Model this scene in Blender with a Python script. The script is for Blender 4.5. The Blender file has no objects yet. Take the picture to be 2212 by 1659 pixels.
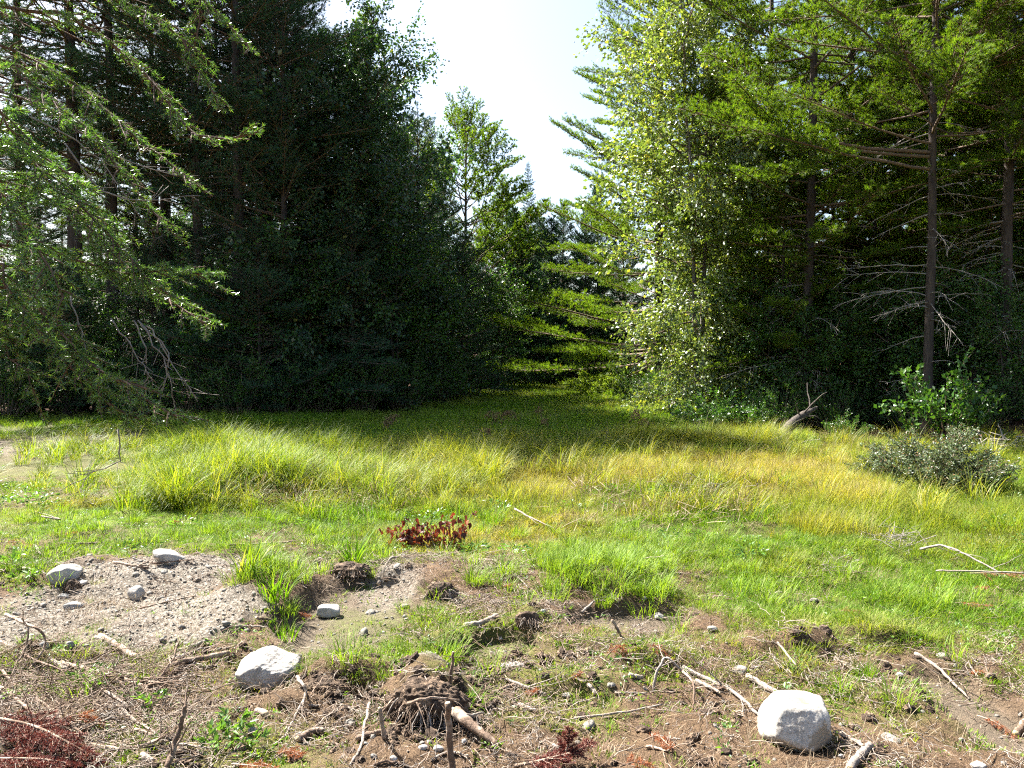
import bpy, math
import numpy as np
from mathutils import Vector

# ------------------------------------------------------------------ camera, sky, sun, exposure
S = bpy.context.scene
CAM_Z = 2.0                      # eye height above the meadow
FPX, CX, CY = 1722.0, 1106.0, 829.5      # focal length and centre in pixels of a 2212 x 1659 view of the photograph
PITCH = math.radians(2.3)        # tilted slightly down
cam_data = bpy.data.cameras.new('camera')
cam_data.sensor_width = 36.0
cam_data.lens = FPX / 2212.0 * 36.0
cam_data.clip_start = 0.05
cam_data.clip_end = 2000.0
cam = bpy.data.objects.new('camera', cam_data)
S.collection.objects.link(cam)
cam.location = (0, 0, CAM_Z)
cam.rotation_euler = (math.radians(90) - PITCH, 0, 0)
S.camera = cam

SUN_EL = math.radians(49.5)
SUN_AZ = math.radians(-50.0)     # clockwise from +Y: ahead of the viewer and to the left
to_sun = Vector((math.sin(SUN_AZ) * math.cos(SUN_EL), math.cos(SUN_AZ) * math.cos(SUN_EL), math.sin(SUN_EL)))
W = bpy.data.worlds.new('World')
S.world = W
W.use_nodes = True
wn, wl = W.node_tree.nodes, W.node_tree.links
wn.clear()
sky = wn.new('ShaderNodeTexSky')
sky.sky_type = 'NISHITA'
sky.sun_disc = False
sky.sun_elevation = SUN_EL
sky.sun_rotation = SUN_AZ
sky.air_density = 1.0
sky.dust_density = 2.5
sky.ozone_density = 1.5
bg = wn.new('ShaderNodeBackground')
bg.inputs['Strength'].default_value = 0.056
wo = wn.new('ShaderNodeOutputWorld')
wl.new(sky.outputs[0], bg.inputs['Color'])
wl.new(bg.outputs[0], wo.inputs['Surface'])
sun_data = bpy.data.lights.new('sun', 'SUN')
sun_data.energy = 5.0
sun_data.angle = math.radians(0.53)
sun_data.color = (1.0, 0.97, 0.91)
sun = bpy.data.objects.new('sun', sun_data)
S.collection.objects.link(sun)
sun.rotation_euler = to_sun.to_track_quat('Z', 'Y').to_euler()
sun.location = (-30, 30, 40)

S.view_settings.view_transform = 'Standard'
S.view_settings.look = 'None'
S.view_settings.gamma = 1.0
S.view_settings.use_curve_mapping = False
S.view_settings.exposure = 2.5
S.cycles.max_bounces = 4
S.cycles.diffuse_bounces = 2
S.cycles.glossy_bounces = 2
S.cycles.transmission_bounces = 3
S.cycles.transparent_max_bounces = 4
S.cycles.caustics_reflective = False
S.cycles.caustics_refractive = False
S.cycles.sample_clamp_indirect = 6.0
S.cycles.use_denoising = False
S.cycles.filter_width = 1.2
S.cycles.use_adaptive_sampling = True
S.cycles.adaptive_threshold = 0.025
S.cycles.adaptive_min_samples = 16

# ------------------------------------------------------------------ helpers: noise, projection, meshes
rng = np.random.default_rng(11)
_T = np.random.default_rng(5).random((16, 256, 256))

def vnoise(x, y, s=0):
    x = np.asarray(x, float); y = np.asarray(y, float)
    xi = np.floor(x).astype(int); yi = np.floor(y).astype(int)
    fx = x - xi; fy = y - yi
    fx = fx * fx * (3 - 2 * fx); fy = fy * fy * (3 - 2 * fy)
    T = _T[s % 16]
    a, b = xi & 255, (xi + 1) & 255
    c, d = yi & 255, (yi + 1) & 255
    return (T[a, c] * (1 - fx) + T[b, c] * fx) * (1 - fy) + (T[a, d] * (1 - fx) + T[b, d] * fx) * fy

def fbm(x, y, octaves=4, s=0, gain=0.5):
    t = 0.0; a = 1.0; n = 0.0
    for o in range(octaves):
        t = t + a * (vnoise(x * 2 ** o + 17.3 * o, y * 2 ** o + 9.1 * o, s + o) - 0.5)
        n += a; a *= gain
    return t / n * 2

def sstep(a, b, x):
    t = np.clip((np.asarray(x, float) - a) / (b - a), 0, 1)
    return t * t * (3 - 2 * t)

_cp, _sp = math.cos(PITCH), math.sin(PITCH)

def ray(px, py):
    u = (px - CX) / FPX; v = (CY - py) / FPX
    return np.array([u, _cp + v * _sp, -_sp + v * _cp])

def at(px, py, d):
    """the point seen at that pixel of the photograph, d metres ahead of the viewer"""
    r = ray(px, py)
    return np.array([0, 0, CAM_Z]) + r * (d / r[1])

def to_px(x, y, z=0.0):
    """where in the photograph a place on the ground was seen (used to read its ground cover off the photograph)"""
    y = np.maximum(y, 0.5)
    w = y * _cp - (z - CAM_Z) * _sp
    v = (y * _sp + (z - CAM_Z) * _cp) / w
    return CX + FPX * x / w, CY - FPX * v

def flat(px, py):
    r = ray(px, py)
    return np.array([0, 0, CAM_Z]) + r * (CAM_Z / -r[2])

class Zone:
    """an ellipse on the ground, given by its centre and half-axes as seen in the photograph"""
    def __init__(self, px, py, rx, ry):
        c = flat(px, py); self.c = c[:2]
        self.rx = rx / FPX * c[1]
        self.ry = 0.5 * abs(flat(px, py - ry)[1] - flat(px, py + ry)[1])
    def d(self, x, y):
        return np.hypot((x - self.c[0]) / self.rx, (y - self.c[1]) / self.ry)
    def m(self, x, y, soft=0.25, rough=0.5, s=3, sc=1.6):
        n = fbm(x * sc, y * sc, 4, s) * rough
        return 1 - sstep(1 - soft, 1 + soft, self.d(x, y) + n)

mud_zones = [Zone(770, 1320, 140, 75), Zone(1370, 1340, 130, 32), Zone(2110, 1530, 130, 95), Zone(1080, 1400, 80, 28),
             Zone(130, 960, 190, 22)]
grav_zones = [Zone(300, 1280, 220, 75), Zone(90, 1340, 160, 50), Zone(840, 1275, 60, 30), Zone(890, 1215, 30, 14), Zone(400, 1340, 150, 40),
              Zone(930, 1500, 70, 22), Zone(1085, 823, 55, 6)]
moss_zones = [Zone(230, 1115, 250, 30), Zone(420, 1145, 200, 22), Zone(780, 1412, 150, 10), Zone(1180, 1175, 150, 30), Zone(60, 1240, 60, 25)]
bumps = [  # px, py, half-width px, half-height px, metres
    (560, 1290, 90, 60, 0.16), (560, 1060, 120, 35, 0.16), (720, 1050, 90, 30, 0.14), (790, 1010, 120, 25, 0.12), (1500, 1065, 130, 18, 0.22), (730, 1215, 60, 22, 0.06),
    (970, 1255, 60, 24, 0.05), (1290, 1270, 120, 28, 0.14), (920, 1520, 85, 40, 0.22), (620, 1535, 70, 16, 0.08), (760, 1480, 130, 14, 0.10),
    (490, 1560, 30, 16, 0.07), (930, 1410, 60, 20, 0.09), (1250, 1490, 140, 22, 0.07), (1400, 1440, 90, 20, 0.08), (1700, 1420, 120, 18, 0.12),
    (1900, 1390, 110, 14, 0.10), (90, 1420, 130, 30, 0.12), (300, 1240, 160, 30, 0.14), (540, 1245, 40, 18, 0.08), (1850, 1460, 50, 14, 0.06),
    (530, 1425, 34, 14, -0.12), (690, 1240, 60, 10, -0.05), (955, 1290, 30, 12, -0.04), (770, 1510, 80, 12, -0.09), (900, 1590, 70, 10, -0.05),
    (1800, 1610, 60, 18, -0.03), (660, 1370, 22, 40, -0.06), (1150, 1350, 30, 14, 0.08), (1100, 1500, 60, 16, -0.05), (215, 1095, 50, 6, -0.09),
    (1450, 1470, 40, 12, -0.06), (120, 1570, 160, 30, 0.05)]
bump_zones = [(Zone(a, b, c, d), e) for a, b, c, d, e in bumps]

def ground_h(x, y):
    x = np.asarray(x, float); y = np.asarray(y, float)
    near = 1 - sstep(8.0, 13.0, y)
    nearx = 1 - sstep(6.0, 12.0, np.abs(x))
    z = 0.10 * fbm(x / 5, y / 5, 2, 1)
    z = z + near * nearx * (0.075 * fbm(x / 0.9, y / 0.9, 3, 2))
    # the wood stands on slightly higher ground either side of the wet meadow
    z = z + 1.5 * sstep(9.0, 17.0, x - 0.10 * (y - 20)) * sstep(12, 20, y) + 0.6 * sstep(14, 30, -x - 0.1 * (y - 20)) * sstep(16, 26, y)
    z = z + 1.2 * sstep(50, 120, y)
    for zn, a in bump_zones:
        d = zn.d(x, y) + 0.25 * fbm(x * 2.2, y * 2.2, 2, 6)
        z = z + a * np.exp(-(np.maximum(d, 0) ** 3) * 1.1)
    m = np.zeros_like(z)
    for zn in mud_zones[:4]:
        m = np.maximum(m, zn.m(x, y, 0.12, 0.5))
    z = z * (1 - 0.75 * m) - 0.07 * m
    rough = near * nearx * (1 - 0.85 * m)
    cl = fbm(x / 0.22, y / 0.22, 3, 4)
    z = z + rough * (0.034 * cl + 0.05 * np.clip(fbm(x / 0.35 + 40, y / 0.35, 2, 8) - 0.12, 0, 1))
    z = z + (1 - sstep(6.5, 9.5, y)) * nearx * (1 - 0.5 * m) * 0.020 * fbm(x / 0.075, y / 0.075, 2, 7)
    return z

def ground(px, py, dz=0.0):
    """the point dz above the ground that is seen at that pixel of the photograph"""
    r = ray(px, py); z = dz
    for _ in range(14):
        p = np.array([0, 0, CAM_Z]) + r * ((CAM_Z - z) / -r[2])
        z = 0.5 * z + 0.5 * (float(ground_h(p[0], p[1])) + dz)
    p[2] = float(ground_h(p[0], p[1])) + dz
    return p

def on_ground(px, d):
    x = (px - CX) / FPX * d
    return np.array([x, d, float(ground_h(x, d))])

def unit(v):
    return v / np.maximum(np.linalg.norm(v, axis=-1, keepdims=True), 1e-9)

def mesh(name, V, T=None, Q=None, smooth=False, mat=None, attrs=None):
    """one mesh from arrays of vertices, triangles and quads"""
    V = np.asarray(V, np.float32).reshape(-1, 3)
    T = np.zeros((0, 3), np.int32) if T is None else np.asarray(T, np.int32).reshape(-1, 3)
    Q = np.zeros((0, 4), np.int32) if Q is None else np.asarray(Q, np.int32).reshape(-1, 4)
    me = bpy.data.meshes.new(name)
    me.vertices.add(len(V)); me.vertices.foreach_set('co', V.ravel())
    loops = np.concatenate([T.ravel(), Q.ravel()])
    tot = np.concatenate([np.full(len(T), 3), np.full(len(Q), 4)]).astype(np.int32)
    me.loops.add(len(loops)); me.loops.foreach_set('vertex_index', loops)
    me.polygons.add(len(tot))
    me.polygons.foreach_set('loop_start', (np.cumsum(tot) - tot).astype(np.int32))
    me.polygons.foreach_set('loop_total', tot)
    if smooth:
        me.polygons.foreach_set('use_smooth', np.ones(len(tot), bool))
    for k, v in (attrs or {}).items():
        a = me.attributes.new(k, 'FLOAT', 'POINT'); a.data.foreach_set('value', np.asarray(v, np.float32).ravel())
    if mat:
        me.materials.append(mat)
    me.update(calc_edges=True)
    return me

class Acc:
    """collects vertices and faces of one mesh"""
    def __init__(self): self.V = []; self.T = []; self.Q = []; self.n = 0
    def add(self, V, T=None, Q=None):
        V = np.asarray(V).reshape(-1, 3)
        if T is not None: self.T.append(np.asarray(T).reshape(-1, 3) + self.n)
        if Q is not None: self.Q.append(np.asarray(Q).reshape(-1, 4) + self.n)
        self.V.append(V); self.n += len(V)
    def mesh(self, name, mat, smooth=False):
        c = lambda L, k: np.concatenate(L) if L else np.zeros((0, k), int)
        return mesh(name, c(self.V, 3), c(self.T, 3), c(self.Q, 4), smooth, mat)

def tubes(acc, P, R, sides=5, caps=True):
    """P (B,n,3) centre lines, R (B,n) radii"""
    P = np.asarray(P, float); R = np.asarray(R, float)
    if P.ndim == 2: P = P[None]; R = R[None]
    B, n, _ = P.shape
    if B == 0: return
    t = unit(np.gradient(P, axis=1))
    ref = np.where(np.abs(t[..., 2:3]) > 0.9, np.array([1.0, 0, 0]), np.array([0, 0, 1.0]))
    ref = np.broadcast_to(ref[:, :1], t.shape)
    a = unit(np.cross(t, ref)); b = np.cross(t, a)
    th = np.arange(sides) / sides * 2 * math.pi
    ring = P[:, :, None] + R[:, :, None, None] * (a[:, :, None] * np.cos(th)[:, None] + b[:, :, None] * np.sin(th)[:, None])
    i = np.arange(n - 1)[:, None]; j = np.arange(sides)[None]
    q = np.stack([i * sides + j, i * sides + (j + 1) % sides, (i + 1) * sides + (j + 1) % sides, (i + 1) * sides + j], -1).reshape(-1, 4)
    Q = (q[None] + (np.arange(B) * n * sides)[:, None, None]).reshape(-1, 4)
    T = None
    if caps:
        k = np.arange(1, sides - 1)
        c0 = np.stack([np.zeros_like(k), k + 1, k], -1); c1 = np.stack([np.zeros_like(k), k, k + 1], -1) + (n - 1) * sides
        T = (np.concatenate([c0, c1])[None] + (np.arange(B) * n * sides)[:, None, None]).reshape(-1, 3)
    acc.add(ring.reshape(-1, 3), T, Q)

def needles(acc, pos, dr, K, L, w, spread, r):
    """K thin needles round each twig point: pos (B,3), dr (B,3)"""
    B = len(pos)
    if B == 0: return
    d = unit(np.repeat(dr, K, 0) * 1.0 + r.normal(0, spread, (B * K, 3)))
    l = L * r.uniform(0.7, 1.15, (B * K, 1))
    p = np.repeat(pos, K, 0)
    s = unit(np.cross(d, r.normal(0, 1, (B * K, 3)))) * (w * 0.5)
    V = np.stack([p - s, p + s, p + d * l], 1)
    acc.add(V, np.arange(B * K * 3).reshape(-1, 3))

def leaves(acc, pos, dr, size, r, fold=0.35, up=0.6, width=0.72):
    """folded leaf blades of two triangles"""
    B = len(pos)
    if B == 0: return
    d = unit(dr)
    nrm = unit(r.normal(0, 1, (B, 3)) + np.array([0, 0, up]))
    s = unit(np.cross(d, nrm)); nn = np.cross(s, d)
    l = np.asarray(size).reshape(-1, 1) * np.ones((B, 1))
    a = pos; c = pos + d * l - nn * l * 0.08
    m = pos + d * l * 0.45
    b1 = m + s * l * width * 0.5 + nn * l * fold * 0.3
    b2 = m - s * l * width * 0.5 + nn * l * fold * 0.3
    V = np.stack([a, b1, c, b2], 1)
    k = np.arange(B)[:, None] * 4
    acc.add(V, np.concatenate([k + [0, 1, 2], k + [0, 2, 3]]))

# ------------------------------------------------------------------ scene objects
def link(o):
    S.collection.objects.link(o); return o

def tag(o, label=None, cat=None, group=None, kind=None):
    if label: o['label'] = label
    if cat: o['category'] = cat
    if group: o['group'] = group
    if kind: o['kind'] = kind
    return o

def obj(name, me, parent=None, kind=None):
    o = link(bpy.data.objects.new(name, me))
    if parent is not None: o.parent = parent
    if kind: o['kind'] = kind
    return o

def empty(name, loc, rz=0.0, sc=1.0):
    o = link(bpy.data.objects.new(name, None))
    o.empty_display_size = 0.2
    o.location = [float(v) for v in loc]; o.rotation_euler = (0, 0, rz)
    o.scale = (sc, sc, sc)
    return o
# ------------------------------------------------------------------ materials
def nodes(name):
    m = bpy.data.materials.new(name); m.use_nodes = True
    nt = m.node_tree; nt.nodes.clear()
    out = nt.nodes.new('ShaderNodeOutputMaterial')
    return m, nt.nodes, nt.links, out

def ramp(n, l, src, stops):
    r = n.new('ShaderNodeValToRGB')
    e = r.color_ramp.elements
    while len(e) < len(stops): e.new(0.5)
    for k, (p, c) in enumerate(stops):
        e[k].position = p; e[k].color = (*c, 1)
    if src is not None: l.new(src, r.inputs[0])
    return r

def noise(n, l, scale, detail=4, vec=None, rough=0.6):
    t = n.new('ShaderNodeTexNoise'); t.inputs['Scale'].default_value = scale; t.inputs['Detail'].default_value = detail
    t.inputs['Roughness'].default_value = rough
    if vec is not None: l.new(vec, t.inputs['Vector'])
    return t.outputs['Fac']

def mix(n, l, fac, a, b, mode='MIX'):
    x = n.new('ShaderNodeMix'); x.data_type = 'RGBA'; x.blend_type = mode
    for s, v in ((x.inputs[0], fac), (x.inputs[6], a), (x.inputs[7], b)):
        if hasattr(v, 'links'): l.new(v, s)
        elif isinstance(v, tuple): s.default_value = (*v, 1)
        else: s.default_value = v
    return x.outputs[2]

def leaf_mat(name, stops, transl=0.4, tcol=(1.0, 1.0, 0.5), rough=0.45, spec=0.3, tint=None, patch=None, by_object=False):
    """foliage: colour varies leaf by leaf; light passes through. tint: second ramp blended by the clump's own 'tint' value"""
    m, n, l, out = nodes(name)
    g = n.new('ShaderNodeNewGeometry')
    src = n.new('ShaderNodeObjectInfo').outputs['Random'] if by_object else g.outputs['Random Per Island']
    col = ramp(n, l, src, stops).outputs[0]
    if tint:
        a = n.new('ShaderNodeAttribute'); a.attribute_type = 'INSTANCER'; a.attribute_name = 'tint'
        col2 = ramp(n, l, g.outputs['Random Per Island'], tint).outputs[0]
        col = mix(n, l, a.outputs['Fac'], col, col2)
    if patch:
        tc = n.new('ShaderNodeTexCoord')
        f = ramp(n, l, noise(n, l, patch[0], 2, tc.outputs['Object']), [(patch[1], (0, 0, 0)), (patch[1] + 0.15, (1, 1, 1))])
        col = mix(n, l, f.outputs[0], col, patch[2])
    p = n.new('ShaderNodeBsdfPrincipled')
    l.new(col, p.inputs['Base Color']); p.inputs['Roughness'].default_value = rough
    p.inputs['Specular IOR Level'].default_value = spec
    t = n.new('ShaderNodeBsdfTranslucent')
    l.new(mix(n, l, 1.0, col, tcol, 'MULTIPLY'), t.inputs['Color'])
    ms = n.new('ShaderNodeMixShader'); ms.inputs[0].default_value = transl
    l.new(p.outputs[0], ms.inputs[1]); l.new(t.outputs[0], ms.inputs[2]); l.new(ms.outputs[0], out.inputs['Surface'])
    return m

def bark_mat(name, c0, c1, scale=18.0, stretch=0.25, bump=0.5, patch=None):
    m, n, l, out = nodes(name)
    tc = n.new('ShaderNodeTexCoord')
    mp = n.new('ShaderNodeMapping'); mp.inputs['Scale'].default_value = (1, 1, stretch)
    l.new(tc.outputs['Object'], mp.inputs['Vector'])
    f = noise(n, l, scale, 5, mp.outputs[0], 0.7)
    col = ramp(n, l, f, [(0.3, c0), (0.7, c1)]).outputs[0]
    if patch:
        f2 = ramp(n, l, noise(n, l, patch[0], 3, tc.outputs['Object']), [(0.5, (0, 0, 0)), (0.6, (1, 1, 1))])
        col = mix(n, l, f2.outputs[0], col, patch[1])
    p = n.new('ShaderNodeBsdfPrincipled'); l.new(col, p.inputs['Base Color'])
    p.inputs['Roughness'].default_value = 0.85; p.inputs['Specular IOR Level'].default_value = 0.2
    b = n.new('ShaderNodeBump'); b.inputs['Strength'].default_value = bump; b.inputs['Distance'].default_value = 0.02
    l.new(f, b.inputs['Height']); l.new(b.outputs[0], p.inputs['Normal']); l.new(p.outputs[0], out.inputs['Surface'])
    return m

def rock_mat(name, c0, c1, stain=None, scale=30):
    m, n, l, out = nodes(name)
    tc = n.new('ShaderNodeTexCoord')
    f1 = noise(n, l, 6, 6, tc.outputs['Object'], 0.65)
    f2 = noise(n, l, scale * 4, 3, tc.outputs['Object'], 0.7)
    col = ramp(n, l, f1, [(0.3, c0), (0.65, c1)]).outputs[0]
    sp = ramp(n, l, f2, [(0.36, (0.30, 0.28, 0.26)), (0.52, (1, 1, 1))]).outputs[0]
    col = mix(n, l, 0.55, col, sp, 'MULTIPLY')
    f3 = noise(n, l, 16, 5, tc.outputs['Object'], 0.75)
    col = mix(n, l, 0.6, col, ramp(n, l, f3, [(0.34, (0.62, 0.58, 0.53)), (0.56, (1, 1, 1))]).outputs[0], 'MULTIPLY')
    if stain:                       # dirt: a patch at (x, y, z) of the stone and soil clinging to its foot
        for (loc, rad, c) in stain:
            vm = n.new('ShaderNodeVectorMath'); vm.operation = 'DISTANCE'; vm.inputs[1].default_value = loc
            l.new(tc.outputs['Object'], vm.inputs[0])
            ad = n.new('ShaderNodeMath'); ad.operation = 'MULTIPLY_ADD'; ad.inputs[1].default_value = rad * 1.6
            nz = noise(n, l, 40, 3, tc.outputs['Object']); l.new(nz, ad.inputs[0]); l.new(vm.outputs['Value'], ad.inputs[2])
            mr = n.new('ShaderNodeMapRange'); mr.inputs[1].default_value = rad * 1.6; mr.inputs[2].default_value = rad * 1.75
            mr.inputs[3].default_value = 0.8; mr.inputs[4].default_value = 0.0
            l.new(ad.outputs[0], mr.inputs[0])
            col = mix(n, l, mr.outputs[0], col, c)
    col = mix(n, l, 1.0, col, (0.72, 0.71, 0.69), 'MULTIPLY')
    p = n.new('ShaderNodeBsdfPrincipled'); l.new(col, p.inputs['Base Color']); p.inputs['Roughness'].default_value = 0.8
    p.inputs['Specular IOR Level'].default_value = 0.25
    b = n.new('ShaderNodeBump'); b.inputs['Strength'].default_value = 0.55; b.inputs['Distance'].default_value = 0.008
    l.new(noise(n, l, scale, 6, tc.outputs['Object'], 0.7), b.inputs['Height']); l.new(b.outputs[0], p.inputs['Normal'])
    l.new(p.outputs[0], out.inputs['Surface'])
    return m

def ground_mat():
    m, n, l, out = nodes('earth')
    tc = n.new('ShaderNodeTexCoord'); v = tc.outputs['Object']
    def att(k):
        a = n.new('ShaderNodeAttribute'); a.attribute_name = k; return a.outputs['Fac']
    f = noise(n, l, 9, 8, v, 0.7); fine = noise(n, l, 60, 5, v, 0.75); big = noise(n, l, 1.3, 4, v)
    col = ramp(n, l, f, [(0.3, (0.075, 0.050, 0.033)), (0.55, (0.155, 0.105, 0.066)), (0.75, (0.23, 0.165, 0.105))]).outputs[0]
    col = mix(n, l, 0.7, col, ramp(n, l, fine, [(0.3, (0.42, 0.38, 0.35)), (0.6, (1, 1, 1)), (0.75, (1.5, 1.4, 1.25))]).outputs[0], 'MULTIPLY')
    litter = ramp(n, l, noise(n, l, 140, 3, v, 0.8), [(0.50, (0, 0, 0)), (0.62, (0.8, 0.8, 0.8))]).outputs[0]
    col = mix(n, l, litter, col, (0.33, 0.23, 0.14))
    mud = ramp(n, l, fine, [(0.3, (0.115, 0.092, 0.068)), (0.7, (0.22, 0.185, 0.14))]).outputs[0]
    col = mix(n, l, att('mud'), col, mud)
    vo = n.new('ShaderNodeTexVoronoi'); vo.inputs['Scale'].default_value = 42; l.new(v, vo.inputs['Vector'])
    grav = ramp(n, l, vo.outputs['Distance'], [(0.0, (0.52, 0.49, 0.44)), (0.35, (0.36, 0.335, 0.295)), (0.6, (0.20, 0.18, 0.15))]).outputs[0]
    grav = mix(n, l, 0.6, grav, ramp(n, l, fine, [(0.25, (0.5, 0.48, 0.45)), (0.6, (1.1, 1.1, 1.1))]).outputs[0], 'MULTIPLY')
    col = mix(n, l, att('gravel'), col, grav)
    moss = ramp(n, l, noise(n, l, 45, 5, v, 0.75), [(0.3, (0.085, 0.13, 0.010)), (0.55, (0.17, 0.25, 0.018)), (0.75, (0.26, 0.34, 0.04))]).outputs[0]
    gm = n.new('ShaderNodeMath'); gm.operation = 'MULTIPLY'
    l.new(att('moss'), gm.inputs[0]); l.new(ramp(n, l, noise(n, l, 22, 5, v, 0.75), [(0.38, (0, 0, 0)), (0.5, (1, 1, 1))]).outputs[0], gm.inputs[1])
    col = mix(n, l, gm.outputs[0], col, moss)
    turf = ramp(n, l, f, [(0.3, (0.055, 0.07, 0.018)), (0.6, (0.13, 0.135, 0.04)), (0.8, (0.24, 0.2, 0.09))]).outputs[0]
    col = mix(n, l, att('turf'), col, turf)
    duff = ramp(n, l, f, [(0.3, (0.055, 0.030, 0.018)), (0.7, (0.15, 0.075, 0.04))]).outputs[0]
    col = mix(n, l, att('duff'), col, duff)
    col = mix(n, l, 1.0, col, (0.68, 0.635, 0.59), 'MULTIPLY')
    p = n.new('ShaderNodeBsdfPrincipled'); l.new(col, p.inputs['Base Color']); p.inputs['Roughness'].default_value = 0.9
    p.inputs['Specular IOR Level'].default_value = 0.15
    b = n.new('ShaderNodeBump'); b.inputs['Strength'].default_value = 0.9; b.inputs['Distance'].default_value = 0.03
    l.new(noise(n, l, 35, 8, v, 0.8), b.inputs['Height']); l.new(b.outputs[0], p.inputs['Normal'])
    l.new(p.outputs[0], out.inputs['Surface'])
    return m

M = {}
M['earth'] = ground_mat()
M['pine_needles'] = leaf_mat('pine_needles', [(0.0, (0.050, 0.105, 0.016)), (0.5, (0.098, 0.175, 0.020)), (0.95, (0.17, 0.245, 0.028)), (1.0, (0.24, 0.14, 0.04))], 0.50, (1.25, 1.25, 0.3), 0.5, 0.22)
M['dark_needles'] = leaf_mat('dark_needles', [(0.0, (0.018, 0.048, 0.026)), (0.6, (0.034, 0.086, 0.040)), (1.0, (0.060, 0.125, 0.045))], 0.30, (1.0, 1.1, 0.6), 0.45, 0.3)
M['fir_needles'] = leaf_mat('fir_needles', [(0.0, (0.050, 0.110, 0.030)), (0.6, (0.095, 0.185, 0.045)), (0.92, (0.16, 0.26, 0.05)), (1.0, (0.20, 0.13, 0.07))], 0.42, (1.15, 1.25, 0.42), 0.3, 0.8)
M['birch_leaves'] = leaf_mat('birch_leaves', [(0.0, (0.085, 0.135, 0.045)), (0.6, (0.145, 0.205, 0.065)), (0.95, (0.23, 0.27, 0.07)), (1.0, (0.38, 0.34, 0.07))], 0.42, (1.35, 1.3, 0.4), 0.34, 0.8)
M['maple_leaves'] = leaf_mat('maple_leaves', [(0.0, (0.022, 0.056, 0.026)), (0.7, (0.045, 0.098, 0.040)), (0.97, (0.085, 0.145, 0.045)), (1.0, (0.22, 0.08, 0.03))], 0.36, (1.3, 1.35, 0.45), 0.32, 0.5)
M['shrub_leaves'] = leaf_mat('shrub_leaves', [(0.0, (0.024, 0.068, 0.014)), (0.7, (0.052, 0.125, 0.02)), (1.0, (0.11, 0.20, 0.03))], 0.36, (1.3, 1.3, 0.45), 0.35, 0.5)
M['heath_leaves'] = leaf_mat('heath_leaves', [(0.0, (0.060, 0.095, 0.040)), (0.6, (0.105, 0.145, 0.070)), (0.9, (0.16, 0.18, 0.10)), (1.0, (0.24, 0.11, 0.05))], 0.3, (1.1, 1.1, 0.6), 0.4, 0.45)
M['fern_leaves'] = leaf_mat('fern_leaves', [(0.0, (0.10, 0.17, 0.02)), (1.0, (0.20, 0.28, 0.04))], 0.45, (1.3, 1.2, 0.4), 0.5, 0.2)
GREEN = [(0.0, (0.045, 0.105, 0.008)), (0.5, (0.095, 0.195, 0.011)), (0.9, (0.175, 0.27, 0.022)), (1.0, (0.30, 0.25, 0.12))]
GOLD = [(0.0, (0.12, 0.14, 0.018)), (0.4, (0.25, 0.205, 0.045)), (0.8, (0.36, 0.275, 0.095)), (1.0, (0.42, 0.35, 0.19))]
M['grass'] = leaf_mat('grass', GREEN, 0.45, (1.2, 1.25, 0.25), 0.55, 0.12, tint=GOLD)
M['sedge'] = leaf_mat('sedge', [(0.0, (0.055, 0.115, 0.009)), (0.5, (0.13, 0.21, 0.015)), (0.85, (0.24, 0.28, 0.035)), (1.0, (0.44, 0.38, 0.16))], 0.45, (1.25, 1.2, 0.3), 0.5, 0.18, tint=GOLD)
M['lime_grass'] = leaf_mat('lime_grass', [(0.0, (0.085, 0.165, 0.016)), (0.5, (0.145, 0.235, 0.026)), (1.0, (0.24, 0.31, 0.06))], 0.42, (1.2, 1.2, 0.3), 0.5, 0.15)
M['straw'] = leaf_mat('straw', [(0.0, (0.10, 0.062, 0.036)), (0.6, (0.22, 0.15, 0.09)), (1.0, (0.36, 0.29, 0.19))], 0.2, (1, 1, 0.8), 0.6, 0.2)
M['weed_leaves'] = leaf_mat('weed_leaves', [(0.0, (0.06, 0.14, 0.03)), (1.0, (0.15, 0.26, 0.05))], 0.4, (1.2, 1.2, 0.4), 0.4, 0.4)
M['red_leaf'] = leaf_mat('red_leaf', [(0.0, (0.075, 0.022, 0.015)), (0.5, (0.14, 0.032, 0.020)), (0.8, (0.20, 0.065, 0.03)), (1.0, (0.24, 0.12, 0.06))], 0.25, (1.3, 0.8, 0.6), 0.5, 0.3, by_object=True)
M['rust_needles'] = leaf_mat('rust_needles', [(0.0, (0.18, 0.055, 0.022)), (0.6, (0.30, 0.10, 0.04)), (1.0, (0.38, 0.19, 0.09))], 0.3, (1.2, 1, 0.7), 0.6, 0.2)
M['maroon_needles'] = leaf_mat('maroon_needles', [(0.0, (0.065, 0.016, 0.014)), (0.6, (0.13, 0.032, 0.026)), (1.0, (0.24, 0.10, 0.065))], 0.25, (1.2, 1, 0.9), 0.6, 0.2)
M['seed_head'] = leaf_mat('seed_head', [(0.0, (0.10, 0.062, 0.03)), (1.0, (0.24, 0.165, 0.08))], 0.2, (1, 1, 1), 0.8, 0.1)
M['pine_bark'] = bark_mat('pine_bark', (0.025, 0.018, 0.015), (0.095, 0.072, 0.058), 14, 0.2, 1.0)
M['red_bark'] = bark_mat('red_bark', (0.06, 0.035, 0.022), (0.20, 0.12, 0.08), 22, 0.3, 0.7)
M['birch_bark'] = bark_mat('birch_bark', (0.08, 0.07, 0.06), (0.24, 0.21, 0.18), 12, 1.5, 0.4)
M['twig'] = bark_mat('twig', (0.07, 0.045, 0.03), (0.20, 0.145, 0.10), 40, 1.0, 0.3)
M['dead_twig'] = bark_mat('dead_twig', (0.14, 0.12, 0.10), (0.32, 0.28, 0.24), 40, 1.0, 0.3)
M['stick_brown'] = bark_mat('stick_brown', (0.07, 0.045, 0.03), (0.22, 0.15, 0.105), 34, 0.6, 0.6, patch=(9, (0.32, 0.245, 0.185)))
M['stick_grey'] = bark_mat('stick_grey', (0.13, 0.105, 0.088), (0.33, 0.285, 0.24), 34, 0.6, 0.6)
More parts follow.
